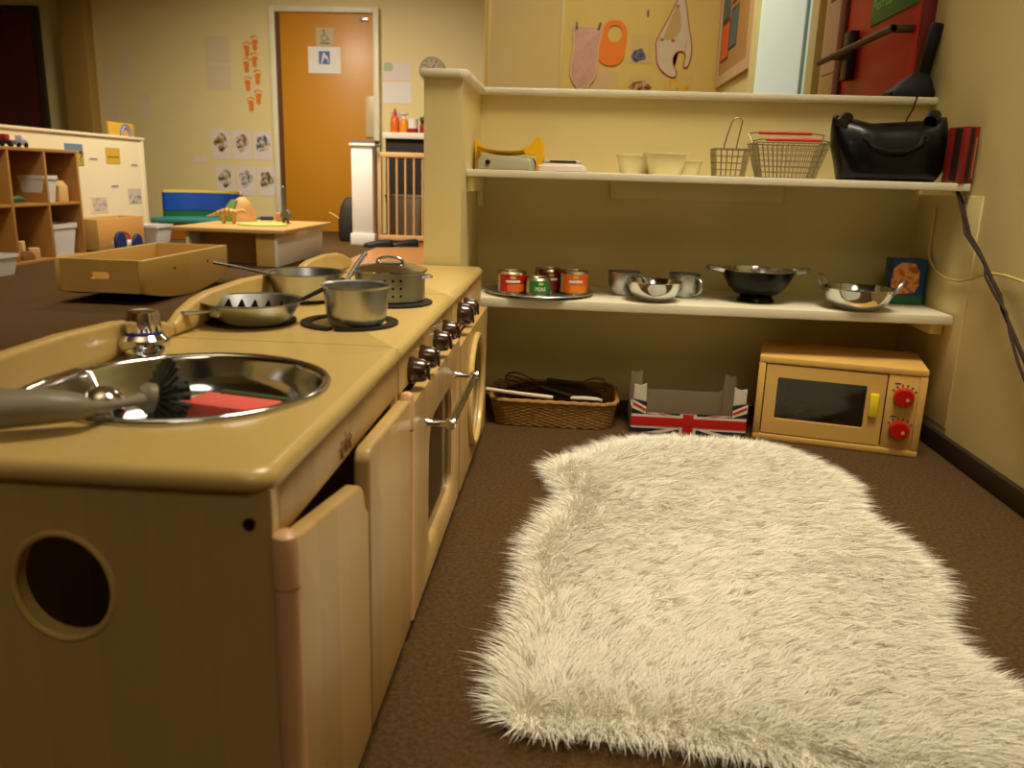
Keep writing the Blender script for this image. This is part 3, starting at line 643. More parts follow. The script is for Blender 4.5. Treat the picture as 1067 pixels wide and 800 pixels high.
# ------------------------------------------------------------------ sheepskin rug
OUT = [(-.060, .790), (-.072, .86), (-.062, .95), (-.050, 1.04), (-.052, 1.14), (-.058, 1.22), (-.040, 1.31), (-.008, 1.40), (.004, 1.46), (-.012, 1.53), (-.034, 1.60), (-.025, 1.655), (.035, 1.70), (.10, 1.785), (.18, 1.875), (.29, 1.915), (.40, 1.915), (.49, 1.840), (.555, 1.72), (.592, 1.61), (.585, 1.53), (.560, 1.455), (.585, 1.37), (.598, 1.27), (.590, 1.17), (.535, 1.05), (.535, .97), (.565, .88), (.56, .80), (.46, .735), (.33, .735), (.20, .760), (.10, .772), (.02, .775), (-.03, .772)]
def smooth_loop(p, n=6):
    q = []; m = len(p)
    for i in range(m):
        a, b_, c, d = (np.array(p[(i+k) % m]) for k in (-1, 0, 1, 2))
        for k in range(n):
            t = k/n; q.append(tuple(.5*((2*b_)+(-a+c)*t+(2*a-5*b_+4*c-d)*t*t+(-a+3*b_-3*c+d)*t**3)))
    return q
OUT = [(x, min(y, 1.83+.25*(y-1.83)) if y > 1.6 else y) for x, y in OUT]
OS = np.array(smooth_loop(OUT)); _c = OS.mean(0); OS = _c+(OS-_c)*np.array([.962, .985])
def inside(P, V):
    x, y = P[:, 0], P[:, 1]; c = np.zeros(len(P), bool); n = len(V)
    for i in range(n):
        x1, y1 = V[i]; x2, y2 = V[(i+1) % n]
        c ^= ((y1 > y) != (y2 > y)) & (x < (x2-x1)*(y-y1)/(y2-y1+1e-15)+x1)
    return c
def edge_dist(P, V):
    best = np.full(len(P), 9.); dirs = np.zeros((len(P), 2)); n = len(V)
    for i in range(n):
        a, d = V[i], V[(i+1) % n]-V[i]; t = np.clip(((P-a)@d)/(d@d), 0, 1); q = a+t[:, None]*d; v = q-P; l = np.hypot(v[:, 0], v[:, 1])
        m = l < best; best[m] = l[m]; dirs[m] = v[m]/(l[m][:, None]+1e-9)
    return best, dirs
rug = thing('sheepskin_rug', 'fluffy white sheepskin rug lying on the brown carpet', 'rug', (.26, 1.33, 0))
rc = np.array((.26, 1.33))
b = nb(); rings(b, [[(x-rc[0], y-rc[1], 0.0005) for x, y in OS], [(x-rc[0], y-rc[1], .007) for x, y in OS], [(.96*(x-rc[0]), .96*(y-rc[1]), .014) for x, y in OS]]); FUR = mat('white_fleece', (242, 237, 220), .9, spec=.1)
link('hide', b, FUR, rug)
def make_fur(N):
    lo, hi = OS.min(0), OS.max(0); P = rng.uniform(lo, hi, (int(N*1.9), 2)); P = P[inside(P, OS)][:N]; n = len(P)
    dist, dr = edge_dist(P, OS)
    # locks: strands gather towards shared tips
    nc = 4200; Cc = rng.uniform(lo-.02, hi+.02, (nc, 2)); gi = np.zeros(n, int)
    for s in range(0, n, 4000):
        dd = ((P[s:s+4000, None, :]-Cc[None])**2).sum(2); gi[s:s+4000] = dd.argmin(1)
    x, y = P[:, 0], P[:, 1]
    fld = 1.6*np.sin(3.1*x+1.3)+1.7*np.sin(3.3*y+.7*x)+.5*np.sin(9*x-6*y)-.6
    ca = rng.normal(0, .42, nc)[gi]+fld*.55
    e = np.exp(-dist/.035)[:, None]
    lean = np.stack([np.cos(ca), np.sin(ca)], 1)*(1-e)+dr*e*1.3+rng.normal(0, .22, (n, 2))
    h = (.024+.010*rng.random(n))*(1+.25*rng.random(nc)[gi])
    k = .75+.35*rng.random(n); base = np.column_stack([P-rc, np.where(dist > .02, .0125, .007)])
    tipxy = P+lean*(h*k)[:, None]; tipc = Cc[gi]+np.stack([np.cos(ca), np.sin(ca)], 1)*.025
    pull = (.15*(1-e[:, 0]))[:, None]; tipxy = tipxy*(1-pull)+tipc*pull
    off = tipxy-P; rise = h*(1.0-.42*k*(1-.25*e[:, 0]))-.010*e[:, 0]
    ts = (0, .4, .75, 1.); cen = []
    for t in ts:
        c = base.copy(); c[:, :2] += off*(t**1.7); c[:, 2] += rise*(1-(1-t)**1.6); cen.append(c)
    side = rng.normal(0, 1, (n, 3)); side[:, 2] *= .35; side /= np.linalg.norm(side, axis=1)[:, None]
    w = .00062
    V = np.empty((n, 7, 3))
    for i, f in enumerate((1., .9, .6)): V[:, 2*i] = cen[i]-side*w*f; V[:, 2*i+1] = cen[i]+side*w*f
    V[:, 6] = cen[3]
    me = bpy.data.meshes.new('pile'); me.vertices.add(n*7); me.vertices.foreach_set('co', V.reshape(-1).astype(np.float32))
    off7 = (np.arange(n)*7)[:, None]; L_ = (off7+np.array([0, 1, 3, 2, 2, 3, 5, 4, 4, 5, 6])[None]).reshape(-1)
    me.loops.add(len(L_)); me.loops.foreach_set('vertex_index', L_.astype(np.int32))
    me.polygons.add(n*3); st_ = (np.arange(n)*11)[:, None]+np.array([0, 4, 8])[None]
    me.polygons.foreach_set('loop_start', st_.reshape(-1).astype(np.int32))
    me.update(calc_edges=True); me.validate()
    me.polygons.foreach_set('use_smooth', [True]*len(me.polygons))
    me.materials.append(FUR)
    o = bpy.data.objects.new('pile', me); COL.objects.link(o); o.parent = rug; o['kind'] = 'stuff'
make_fur(170000)

# ------------------------------------------------------------------ toy microwave
mwv = thing('toy_microwave', 'wooden toy microwave with red dials on the floor under the shelf', 'microwave', (.463, 1.935, 0), R(-14.7))
MB = wood('beech_box', (214, 170, 90), 'z', 'x', .07, .05)
w_, d_, h_ = .367, .226, .207
b = nb(); box(b, 0, w_, 0.004, d_, h_-.016, h_, .003); link('top_panel', b, MB, mwv)
b = nb(); box(b, 0, w_, 0.004, d_, 0, .016, .003); link('base_panel', b, MB, mwv)
for x0 in (0, w_-.016):
    b = nb(); box(b, x0, x0+.016, .004, d_, .0162, h_-.0162, .002); link('side_panel', b, MB, mwv)
b = nb(); box(b, .016, w_-.016, d_-.01, d_-.002, .0162, h_-.0162); link('back_panel', b, MB, mwv)
b = nb(); box(b, .286, w_-.0162, .006, .022, .0164, h_-.0164, .001); cp = link('control_panel', b, MB, mwv)
MXZ = Matrix(((1, 0, 0, 0), (0, 0, -1, 0), (0, 1, 0, 0), (0, 0, 0, 1)))
b = nb(); plate(b, rrect(.0185, .283, .019, h_-.019, .003), rrect(.046, .243, .056, .158, .003), .016, (.14, .107), T(0, .022, 0) @ MXZ, 48); md = link('door', b, MB, mwv)
b = nb(); box(b, .044, .245, .014, .017, .054, .160); link('glass', b, GLASSD, md)
b = nb(); box(b, .252, .271, -.001, .007, .086, .142, .003); link('yellow_handle', b, mat('yellow_handle', (242, 218, 30), .4), md)
REDK = mat('red_dial', (178, 20, 14), .3)
for z in (.140, .062):
    b = nb(); lathe(b, [(0, 0), (.0225, 0), (.0225, .006), (.019, .014), (0, .0145)], 32, T(.322, .006, z) @ RX(pi/2)); k_ = link('dial', b, REDK, cp)
    b = nb(); lathe(b, [(0, 0), (.004, 0), (.004, .0012), (0, .0012)], 14, T(.329, -.0083, z-.003) @ RX(pi/2)); link('pale_dot', b, mat('pale_dot', (226, 150, 110), .5), k_)
    b = nb()
    for a in np.linspace(.2, 2.2, 6): box(b, -.0016, .0016, .0052, .0060, .025, .030, M=T(.322, 0, z) @ RY(a-1.2))
    box(b, .300, .312, .0052, .0060, z+.030, z+.0325); link('scale_marks', b, mat('blue_marks', (60, 60, 110), .5), cp)

# ------------------------------------------------------------------ cardboard fruit tray with union flag
cr = thing('cardboard_tray', 'cardboard fruit tray printed with a union flag beside the wicker basket', 'tray', (.170, 1.945, 0), R(-1.0))
GB = mat('grey_card', (200, 190, 168), .8); NAVY = mat('navy_print', (20, 20, 48), .6); WP = mat('white_print', (222, 208, 190), .6); RP = mat('red_print', (190, 22, 18), .55)
b = nb(); box(b, .002, .276, .002, .158, .0005, .004); link('base', b, GB, cr)
Mf = Matrix(((1, 0, 0, 0), (0, 0, -1, .003), (0, 1, 0, 0), (0, 0, 0, 1)))
def front(m): prism(m, [(0, .0005), (.278, .0005), (.278, .085), (.242, .078), (.242, .052), (.036, .052), (.036, .078), (0, .085)], .003, Mf)
b = nb(); front(b); fp_ = link('front_panel', b, NAVY, cr)
def strip(bm, pts, lift): prism(bm, pts, .0004, T(0, -lift, 0) @ Mf @ T(0, 0, .003))
b = nb(); strip(b, [(0, .012), (.278, .012), (.278, .047), (0, .047)], 0); strip(b, [(.118, .0006), (.158, .0006), (.158, .052), (.118, .052)], .0002)
for s in (0, 1):
    f = (lambda p: [(.278-x, z) for x, z in p][::-1]) if s else (lambda p: p)
    strip(b, f([(.036, .052), (.0365, .0505), (.100, .043), (.118, .043), (.075, .052)]), .0003); strip(b, f([(.035, .0006), (.072, .0006), (.115, .0125), (.09, .0125)]), .0003)
    strip(b, f([(0, .084), (0, .062), (.035, .048), (.035, .066)]), .0003)
link('white_bands', b, WP, fp_)
b = nb(); strip(b, [(0, .0185), (.278, .0185), (.278, .041), (0, .041)], .0008); strip(b, [(.125, .0006), (.151, .0006), (.151, .0515), (.125, .0515)], .001)
for s in (0, 1):
    f = (lambda p: [(.278-x, z) for x, z in p][::-1]) if s else (lambda p: p)
    strip(b, f([(0.002, .077), (0.002, .070), (.034, .055), (.034, .061)]), .0008); strip(b, f([(.06, .0515), (.078, .0475), (.092, .0475), (.072, .0515)]), .0008)
link('red_cross', b, RP, fp_)
b = nb(); prism(b, [(0.002, .0045), (.276, .0045), (.276, .085), (.240, .080), (.235, .072), (.043, .072), (.038, .080), (.002, .085)], .003, T(0, .158, 0) @ Mf); link('back_panel', b, GB, cr)
for x in (.0, .275):
    b = nb(); box(b, x, x+.003, .004, .154, .0045, .060); link('side_panel', b, GB, cr)
for i, (x, s) in enumerate(((.0035, 1), (.2745, -1))):
    for y in (.006, .150):
        b = nb(); prism(b, [(0, .0045), (s*.030, .0045), (s*.030, .124), (s*.016, .117), (0, .120)] if s > 0 else [(0, .0045), (0, .120), (s*.016, .117), (s*.030, .124), (s*.030, .0045)], .003, T(x, y, 0) @ Mf @ T(0, 0, 0)); link('corner_post', b, GB, cr)

# ------------------------------------------------------------------ wicker basket and what lies in it
wb = thing('wicker_basket', 'low brown wicker basket of utensils beside the play kitchen', 'basket', (-.022, 2.045, 0), R(-1))
WK = mat('wicker', (156, 116, 56), .65, var=.25, vscale=60)
def wpath(k, z, n, amp, ph):
    out = []
    base = rrect(-.158*k, .158*k, -.108*k, .108*k, .045, 8)
    P = [Vector((x, y, 0)) for x, y in base]; Ls = [0.]
    for i in range(len(P)): Ls.append(Ls[-1]+(P[(i+1) % len(P)]-P[i]).length)
    for j in range(n):
        s = Ls[-1]*j/n; i = max(q for q in range(len(P)) if Ls[q] <= s); a, c = P[i], P[(i+1) % len(P)]; t = (s-Ls[i])/max(1e-9, Ls[i+1]-Ls[i])
        p = a.lerp(c, t); d = (c-a).normalized() if (c-a).length > 0 else Vector((1, 0, 0)); nrm = Vector((d.y, -d.x, 0))
        q = p+nrm*amp*cos(pi*j*.5+ph)+Vector((0, 0, z+.0008*sin(j*1.7+ph))); out.append(q)
    return out
b = nb()
for r_ in range(15): tube(b, wpath(.92+.0052*r_, .0035+.0042*r_, 128, .0018, pi*(r_ % 2)), .0025, 6, True)
link('weave', b, WK, wb)
b = nb(); tube(b, wpath(1.0, .0665, 128, .001, 0), .0058, 8, True); link('rim', b, WK, wb)
b = nb(); prism(b, rrect(-.147, .147, -.098, .098, .04), .005, T(0, 0, .0008)); link('base', b, WK, wb)
def whisk(label, loc, rz, tilt, L_):
    t = thing('wire_whisk', label, 'whisk', loc, rz, 'wire whisks in the basket')
    b = nb()
    for k in range(5):
        a = pi*k/5; pts = []
        for j in range(25):
            u = 2*pi*j/24; rad = .026*sin(u)*(1 if True else 0); x = L_*(.5-.5*cos(u))
            pts.append(RY(-tilt) @ Vector((x, rad*cos(a)*(x/L_)**.4, rad*sin(a)*(x/L_)**.4)))
        tube(b, pts, .0009, 5)
    link('wire_loops', b, mat('dark_wire', (96, 78, 50), .35, .8), t)
    b = nb(); tube(b, [RY(-tilt) @ Vector((-.09, 0, 0)), RY(-tilt) @ Vector((0.004, 0, 0))], .005, 10); link('handle', b, mat('dark_wood_handle', (40, 24, 12), .5), t)
whisk('left wire whisk poking out of the wicker basket, loops upward', (-.06, 2.045, .078), R(172), R(12), .095)
whisk('right wire whisk lying inside the wicker basket', (.045, 2.060, .088), R(8), R(-6), .07)
b = nb(); tube(b, [(-.125, 0, .016), (-.05, 0, .008), (.03, 0, .001), (.04, 0, 0)], [.0045, .0045, .0048, .004], 10)
single('white_stick', b, mat('white_plastic', (214, 200, 176), .4), 'long white stick resting on the front rim of the wicker basket', 'stick', (-.065, 1.945, .0775), R(2))
b = nb(); rs = []
for x, w, z in ((-.036, .005, 0), (-.03, .009, .001), (0, .011, .002), (.03, .009, .001), (.042, .004, -.002)): rs.append([(x, -w, z), (x, w, z), (x, w, z+.003), (x, -w, z+.003)])
rings(b, rs); single('white_scoop', b, mat('white_plastic', (0, 0, 0)), 'white flat scraper lying along the front edge inside wicker basket', 'scraper', (.055, 1.955, .0745), R(-2))
b = nb(); rs = []
for k in range(13):
    t = k/12; r_ = .036*(sin(pi*min(1, max(0.02, .06+t*.9))))**.45
    rs.append([(-.13+.25*t, r_*1.25*cos(a)+.006*sin(5*t), .04+r_*sin(a)) for a in [2*pi*j/20 for j in range(20)]])
rings(b, rs); single('added_shade_bundle', b, mat('shade_bundle_brown', (58, 36, 18), .9, bump=1., bscale=120, var=.3, vscale=60), 'added dark brown bundle standing for shade at the back of the wicker basket', 'bundle', (-.02, 2.085, .006))  # added dark form standing for shade on the basket's inside back wall

# ------------------------------------------------------------------ cables on the right wall
CB = mat('dark_cable', (44, 26, 12), .85)
pc = [(1.995, .596), (1.965, .575), (1.935, .545), (1.912, .505), (1.862, .478), (1.815, .458), (1.785, .424), (1.745, .395), (1.705, .372), (1.66, .33), (1.60, .275), (1.52, .20), (1.40, .06), (1.37, .012)]
b = nb(); tube(b, [(.884+.004*sin(2.1*i), y+.006*sin(1.7*i), z) for i, (y, z) in enumerate(pc)], .0042, 8)
single('power_cable', b, CB, 'dark cable hanging down the right wall, thicker of the twisted pair', 'cable', (0, 0, 0), 0, 'cables on the right wall')
b = nb(); tube(b, [(.875-.003*sin(2.1*i), y-.008-.010*sin(1.7*i+.6), z+.006*cos(1.9*i)) for i, (y, z) in enumerate(pc[:-1])], .003, 8)
single('power_cable', b, CB, 'thinner dark cable winding around the thicker one on right wall', 'cable', (0, 0, 0), 0, 'cables on the right wall')
b = nb(); tube(b, [(.889, y, z) for y, z in [(2.115, .56), (2.114, .50), (2.113, .448), (2.09, .425), (2.05, .408), (2.004, .399), (1.93, .401), (1.87, .414), (1.81, .432), (1.74, .436), (1.66, .431), (1.5, .44), (1.2, .43)]], .003, 8)
single('white_cable', b, mat('cream_cable', (206, 184, 110), .5), 'pale cable looping sideways along the right wall below the upper shelf', 'cable')

# ------------------------------------------------------------------ far room: low table and toys
LWD = wood('light_wood', (196, 158, 88), 'z', 'x', .5, .04)
WL = mat('white_laminate', (226, 220, 210), .4)
tb = thing('low_table', 'low white and wood play table in front of the toilet door', 'table', (-2.16, 5.62, 0))
b = nb(); box(b, -.39, .36, -.52, .52, .212, .236, .004); link('tabletop', b, mat('tabletop_wood', (196, 158, 96), .4), tb)
b = nb(); box(b, .28, .30, -.48, .48, 0, .2115, .002); link('side_panel', b, WL, tb)
b = nb(); box(b, -.30, -.28, -.48, .48, 0, .2115, .002); link('side_panel', b, WL, tb)
b = nb(); box(b, -.279, .279, -.30, -.28, 0, .2115); link('back_panel', b, LWD, tb)
b = nb(); box(b, .16, .2795, -.48, -.46, 0, .2115, .002); link('front_panel', b, LWD, tb)
TZ = .2362
hl = thing('toy_hill', 'green and tan moulded toy hill on the low table', 'toy', (-2.42, 5.90, TZ))
b = nb(); rs = []
for k, (z, s) in enumerate(((0, 1), (.05, .86), (.10, .66), (.145, .42), (.168, .18), (.172, .04))): rs.append([(s*.13*cos(a)*(1+.08*sin(3*a))+.035*z/.17, s*.11*sin(a), z) for a in [2*pi*j/24 for j in range(24)]])
rings(b, rs); link('dome', b, mat('hill_tan', (186, 140, 84), .7, var=.2, vscale=14), hl)
b = nb(); rs = []
for k, (z, s) in enumerate(((0, 1.12), (.05, .98), (.10, .78), (.150, .52))): rs.append([(s*.13*cos(a)+.03*z/.17, s*.112*sin(a)*1.03, z) for a in [pi*.62+pi*.86*j/14 for j in range(15)]]+[(s*.08*cos(a)+.03*z/.17, s*.08*sin(a), z) for a in [pi*1.48-pi*.86*j/14 for j in range(15)]])
rings(b, rs); link('green_slope', b, mat('hill_green', (96, 128, 44), .7, var=.2, vscale=20), hl)
def quadruped(name, label, loc, rz, m, L_, stripe=None, neck=None):
    t = thing(name, label, 'toy', loc, rz, 'toy dinosaurs on the low table')
    b = nb(); s = L_
    tube(b, [(-.95*s, 0, .30*s), (-.65*s, 0, .36*s), (-.35*s, 0, .46*s), (0, 0, .52*s), (.28*s, 0, .48*s), (.42*s, 0, .50*s)]+(neck or [(.55*s, 0, .56*s), (.72*s, 0, .56*s), (.82*s, 0, .50*s)]), ([.02*s, .06*s, .13*s, .18*s, .15*s, .11*s] if not neck else [.03*s, .09*s, .22*s, .33*s, .28*s, .2*s])+([.13*s]*(len(neck)-2)+[.11*s, .06*s] if neck else [.09*s, .10*s, .05*s]), 14)
    bo = link('body', b, m, t)
    for x in (-.2, .25):
        for y in (-.1, .1):
            b = nb(); tube(b, [(x*s, y*s, .46*s), (x*s+.03*s, y*1.2*s, .22*s), (x*s, y*1.2*s, .03*s), (x*s+.03*s, y*1.2*s, 0)], [.09*s, .065*s, .05*s, .055*s], 10); link('leg', b, m, t)
    if stripe:
        for x in (-.5, -.3, -.1, .1, .28):
            b = nb(); c = .52 if abs(x) < .2 else (.46 if x > -.4 else .41); r_ = (.185 if abs(x) < .2 else .15 if x > -.4 else .10)*s
            tube(b, [(x*s, r_*sin(a), c*s+r_*cos(a)) for a in np.linspace(-1.9, 1.9, 13)], .022*s, 6); link('stripe', b, stripe, t)
quadruped('toy_dinosaur', 'yellow toy dinosaur with dark red stripes in front of the toy hill', (-2.36, 5.58, TZ+.0025), R(8), mat('dino_yellow', (204, 160, 84), .5), .15, mat('dino_stripe', (110, 36, 16), .5))
quadruped('toy_dinosaur', 'grey long necked toy dinosaur at the right end of the low table', (-2.03, 5.80, TZ+.0025), R(-80), mat('dino_grey', (104, 98, 90), .5), .115, None, [(.50*.115, 0, .75*.115), (.54*.115, 0, 1.2*.115), (.52*.115, 0, 1.75*.115), (.50*.115, 0, 2.1*.115), (.58*.115, 0, 2.22*.115)])
b = nb(); lathe(b, [(0, 0), (.165, 0), (.17, .004), (.165, .010), (.1, .013), (0, .014)], 48); single('play_mat', b, mat('pale_green_mat', (172, 186, 92), .6, var=.1, vscale=10), 'round pale green disc lying on the low table', 'mat', (-2.11, 5.56, TZ))
b = nb(); box(b, -.045, .045, -.03, .03, 0, .028, .004); single('toy_block', b, mat('navy_block', (38, 48, 92), .5), 'flat dark blue block at the back of the low table', 'block', (-2.28, 6.10, TZ), .2)
b = nb(); box(b, -.032, .032, -.03, .03, 0, .062, .004); single('toy_block', b, mat('tan_block', (190, 140, 92), .5), 'tan wooden block near the grey dinosaur on low table', 'block', (-2.15, 6.03, TZ), .3)
# blue play scene on the floor behind the partition end
bt = thing('moulded_play_tray', 'blue and green curved play scene on an orange base behind the partition', 'toy', (-3.19, 7.05, 0))
b = nb(); box(b, -.34, .34, -.16, .34, 0, .14, .01); link('orange_base', b, mat('orange_base', (206, 128, 30), .55), bt)
b = nb(); box(b, -.38, .40, -.22, .36, .1405, .185, .012); link('teal_slab', b, mat('teal_plastic', (40, 120, 110), .45), bt)
def arcwall(bm, z0, z1, r0, r1):
    rs = []
    for k in range(25):
        a = R(168)-R(156)*k/24*1.0; rs.append([((r0)*cos(a)*1.0, -.10+r0*.9*sin(a)-.0, z0), ((r1)*cos(a), -.10+r1*.9*sin(a), z0), ((r1)*cos(a), -.10+r1*.9*sin(a), z1), ((r0)*cos(a), -.10+r0*.9*sin(a), z1)])
    rings(bm, rs)
b = nb(); arcwall(b, .1855, .24, .345, .365); link('green_band', b, mat('green_plastic', (20, 84, 50), .45), bt)
b = nb(); arcwall(b, .2405, .39, .340, .365); link('blue_wall', b, mat('blue_plastic', (22, 66, 156), .4), bt)
b = nb(); arcwall(b, .3905, .412, .345, .362); link('yellow_edge', b, mat('yellow_edge', (206, 180, 70), .5), bt)

# wooden rocker trough
tr = thing('rocker_trough', 'open wooden trough with curved rocker sides on the carpet', 'trough', (-2.06, 3.91, 0), R(0))
TW = wood('trough_wood', (196, 160, 86), 'y', 'y', .4, .06)
TW2 = wood('trough_wood_end', (184, 144, 76), 'x', 'x', .4, .06)
for s in (-1, 1):
    b = nb(); low = [(-.45+.9*k/20, .055*(abs(-1+2*k/20))**2.0) for k in range(21)]
    prism(b, low+[(.45, .2), (-.45, .2)], .022, T(s*.190-.011, 0, .0005) @ YZ, bev=.003); sd = link('side_board', b, TW, tr)
    for y in (-.16, .2):
        b = nb(); lathe(b, [(0, 0), (.008, 0), (.008, .002), (0, .002)], 12, T(s*.2015, y, .14) @ RY(s*pi/2)); link('peg', b, mat('peg_brown', (90, 56, 26), .5), sd)
for s in (-1, 1):
    b = nb(); plate(b, [(-.1785, .055), (.1785, .055), (.1785, .2), (-.1785, .2)], rrect(-.045, .045, .115, .145, .014), .022, (0, .13), T(0, s*.4375+.011, 0) @ MXZ, 40); link('end_board', b, TW2, tr)
b = nb(); box(b, -.1785, .1785, -.426, .426, .056, .066); link('base_board', b, TW, tr)

# cube storage along the partition, open towards +x
cs = thing('cube_storage_unit', 'wooden cube shelf unit against the low white partition', 'shelf', (-3.44, 4.02, 0))
CW = wood('cube_wood', (170, 122, 60), 'z', 'y', .6, .05)
for k in range(5):
    b = nb(); box(b, -.135, .14, .345*k, .345*k+.02, .02, .672, .002); link('upright', b, CW, cs)
for z in (.0, .343, .672):
    if z == .343:
        for k in range(4): b = nb(); box(b, -.134, .138, .345*k+.0205, .345*k+.3445, z, z+.018, .001); link('shelf_board', b, CW, cs)
    else:
        b = nb(); box(b, -.135, .14, 0, 1.40, z, z+.0195, .002); link('board', b, CW, cs)
b = nb(); box(b, -.1395, -.1355, 0, 1.40, 0, .69); link('back_board', b, CW, cs)
TUBW = mat('white_tub', (206, 200, 196), .45)
def tub(label, loc, lx, ly, h, rz=0., grp='white plastic tubs'):
    t = thing('storage_tub', label, 'tub', loc, rz, grp)
    b = nb(); q = lambda k, z: [(x, y, z) for x, y in rrect(-lx*k/2, lx*k/2, -ly*k/2, ly*k/2, .02, 4)]
    rings(b, [q(.80, 0), q(.96, h*.88), q(.955, h), q(.90, h), q(.76, .006)]); link('body', b, TUBW, t)
    b = nb(); rings(b, [q(.965, h*.87), q(1.02, h*.87), q(1.02, h+.002), q(.965, h+.002)], loop=True); link('rim', b, TUBW, t)
tub('white tub in the upper right cube of the wooden shelf unit', (-3.40, 5.12, .3614), .19, .15, .165)
tub('white tub in the lower right cube of the wooden shelf unit', (-3.40, 5.22, .0199), .19, .27, .20)
tub('white tub on the carpet between wooden box and orange base', (-3.40, 6.52, .0002), .24, .27, .145)
tub('white tub standing on the carpet left of the shelf unit front', (-3.15, 4.27, .0002), .20, .20, .11)
SAND = mat('pale_wood_toy', (206, 168, 110), .55)
b = nb(); prism(b, [(-.05, 0), (.05, 0), (.05, .10), (.0, .135), (-.05, .10)], .07, T(-.035, 0, 0) @ YZ, bev=.004); single('toy_house', b, SAND, 'small pale wooden toy house in upper right cube', 'toy', (-3.38, 5.30, .3614))
gt = thing('toy_crocodile', 'small green toy animal lying in the upper left cube', 'toy', (-3.36, 4.82, .3614), R(90))
b = nb(); tube(b, [(-.09, 0, .016), (-.04, 0, .022), (.03, 0, .026), (.07, 0, .022), (.10, 0, .016)], [.005, .016, .022, .016, .009], 12); link('body', b, mat('toy_green', (40, 84, 40), .5), gt)
for i, (y, x, s, lb) in enumerate(((4.77, -3.37, .055, 'cube shaped pale wooden block at left of lower left cube'), (4.86, -3.40, .07, 'tall pale wooden block in the middle of lower left cube'), (4.95, -3.36, .06, 'pale wooden block at right of lower left cube'))):
    b = nb(); box(b, -s/2, s/2, -s/2, s/2, 0, s*(1.6 if i == 1 else 1.1), .004); single('toy_block', b, SAND, lb, 'block', (x, y, .0199), .4*i)
b = nb(); prism(b, [(-.06, 0), (.06, 0), (.05, .03), (.02, .055), (-.02, .055), (-.05, .03)], .04, T(-.02, 0, 0) @ YZ, bev=.004); single('toy_arch', b, mat('brown_wood_toy', (120, 76, 36), .55), 'low brown wooden arch block in front of lower left cube blocks', 'block', (-3.335, 4.84, .0199))
def toycar(label, y, m, mc):
    t = thing('toy_truck', label, 'toy car', (-3.38, y, .6925), R(90), 'toy vehicles on the shelf unit')
    b = nb(); box(b, -.055, .055, -.025, .025, .014, .040, .005); link('body', b, m, t)
    b = nb(); box(b, .0, .045, -.022, .022, .0405, .072, .006); link('cab', b, mc, t)
    for x in (-.034, .034):
        for s in (-1, 1): b = nb(); lathe(b, [(0, -.006), (.0145, -.006), (.0145, .006), (0, .006)], 16, T(x, s*.024, .0147) @ RX(pi/2)); link('wheel', b, BLACK, t)
toycar('dark toy truck with red cab on top of the shelf unit', 4.80, BLACK, mat('toy_red', (170, 30, 20), .4))
toycar('pale blue toy truck on top of the shelf unit, rightmost', 4.95, mat('toy_blue', (120, 130, 150), .4), WL)
b = nb()
for k in range(6): lathe(b, [(0, 0), (.02, .004), (.026, .022), (.02, .042), (0, .046)], 14, T(.022*cos(k*pi/3), .022*sin(k*pi/3), 0))
single('toy_flower', b, mat('toy_red', (0, 0, 0)), 'red flower shaped toy at the left on the shelf unit', 'toy', (-3.38, 4.67, .6922))
# rainbow panel on top of the partition
rp = thing('rainbow_panel', 'small yellow wooden panel with a rainbow standing on the partition', 'toy', (-3.64, 6.60, .8302), R(0))
b = nb(); box(b, -.012, .012, -.19, .19, 0, .105, .002); pb = link('panel', b, mat('yellow_panel', (190, 150, 56), .55), rp)
for i, (r_, c) in enumerate(((.085, (80, 90, 150)), (.072, (190, 170, 150)), (.060, (96, 110, 170)))):
    b = nb(); tube(b, [(.0135, .06+r_*cos(a), .006+r_*sin(a)) for a in np.linspace(.05, pi-.05, 20)], .006, 6); link('rainbow_band', b, mat('rainbow_%d' % i, c, .5), pb)
# wooden box and pull toy
bx_ = thing('wooden_box', 'light wooden open box on the carpet against the partition', 'box', (-3.46, 6.0, 0))
for nm, a in (('side_board', (-.10, .10, -.32, -.305, .008, .225)), ('side_board', (-.10, .10, .305, .32, .008, .225)), ('front_board', (.085, .10, -.3045, .3045, .008, .225)), ('back_board', (-.10, -.085, -.3045, .3045, .008, .225)), ('base_board', (-.0845, .0845, -.3045, .3045, .0005, .018))):
    b = nb(); box(b, *a, .002); link(nm, b, LWD if nm != 'front_board' else mat('box_front', (200, 146, 78), .5), bx_)
pt = thing('pull_toy', 'toy with blue wheels and red arch on the carpet before the wooden box', 'toy', (-3.24, 5.78, 0), R(90))
b = nb(); box(b, -.10, .10, -.03, .03, .03, .075, .01); link('body', b, WL, pt)
for x, r_ in ((-.11, .075), (.12, .06)):
    b = nb(); lathe(b, [(0, -.012), (r_*.9, -.012), (r_, -.006), (r_, .006), (r_*.9, .012), (0, .012)], 28, T(x, -.045, r_) @ RX(pi/2)); link('wheel', b, mat('toy_deep_blue', (24, 44, 96), .45), pt)
b = nb(); tube(b, [(-.03+.085*cos(a)+.04, 0, .072+.06*sin(a)) for a in np.linspace(0, pi, 16)], .011, 8); link('red_arch', b, mat('toy_red', (0, 0, 0)), pt)

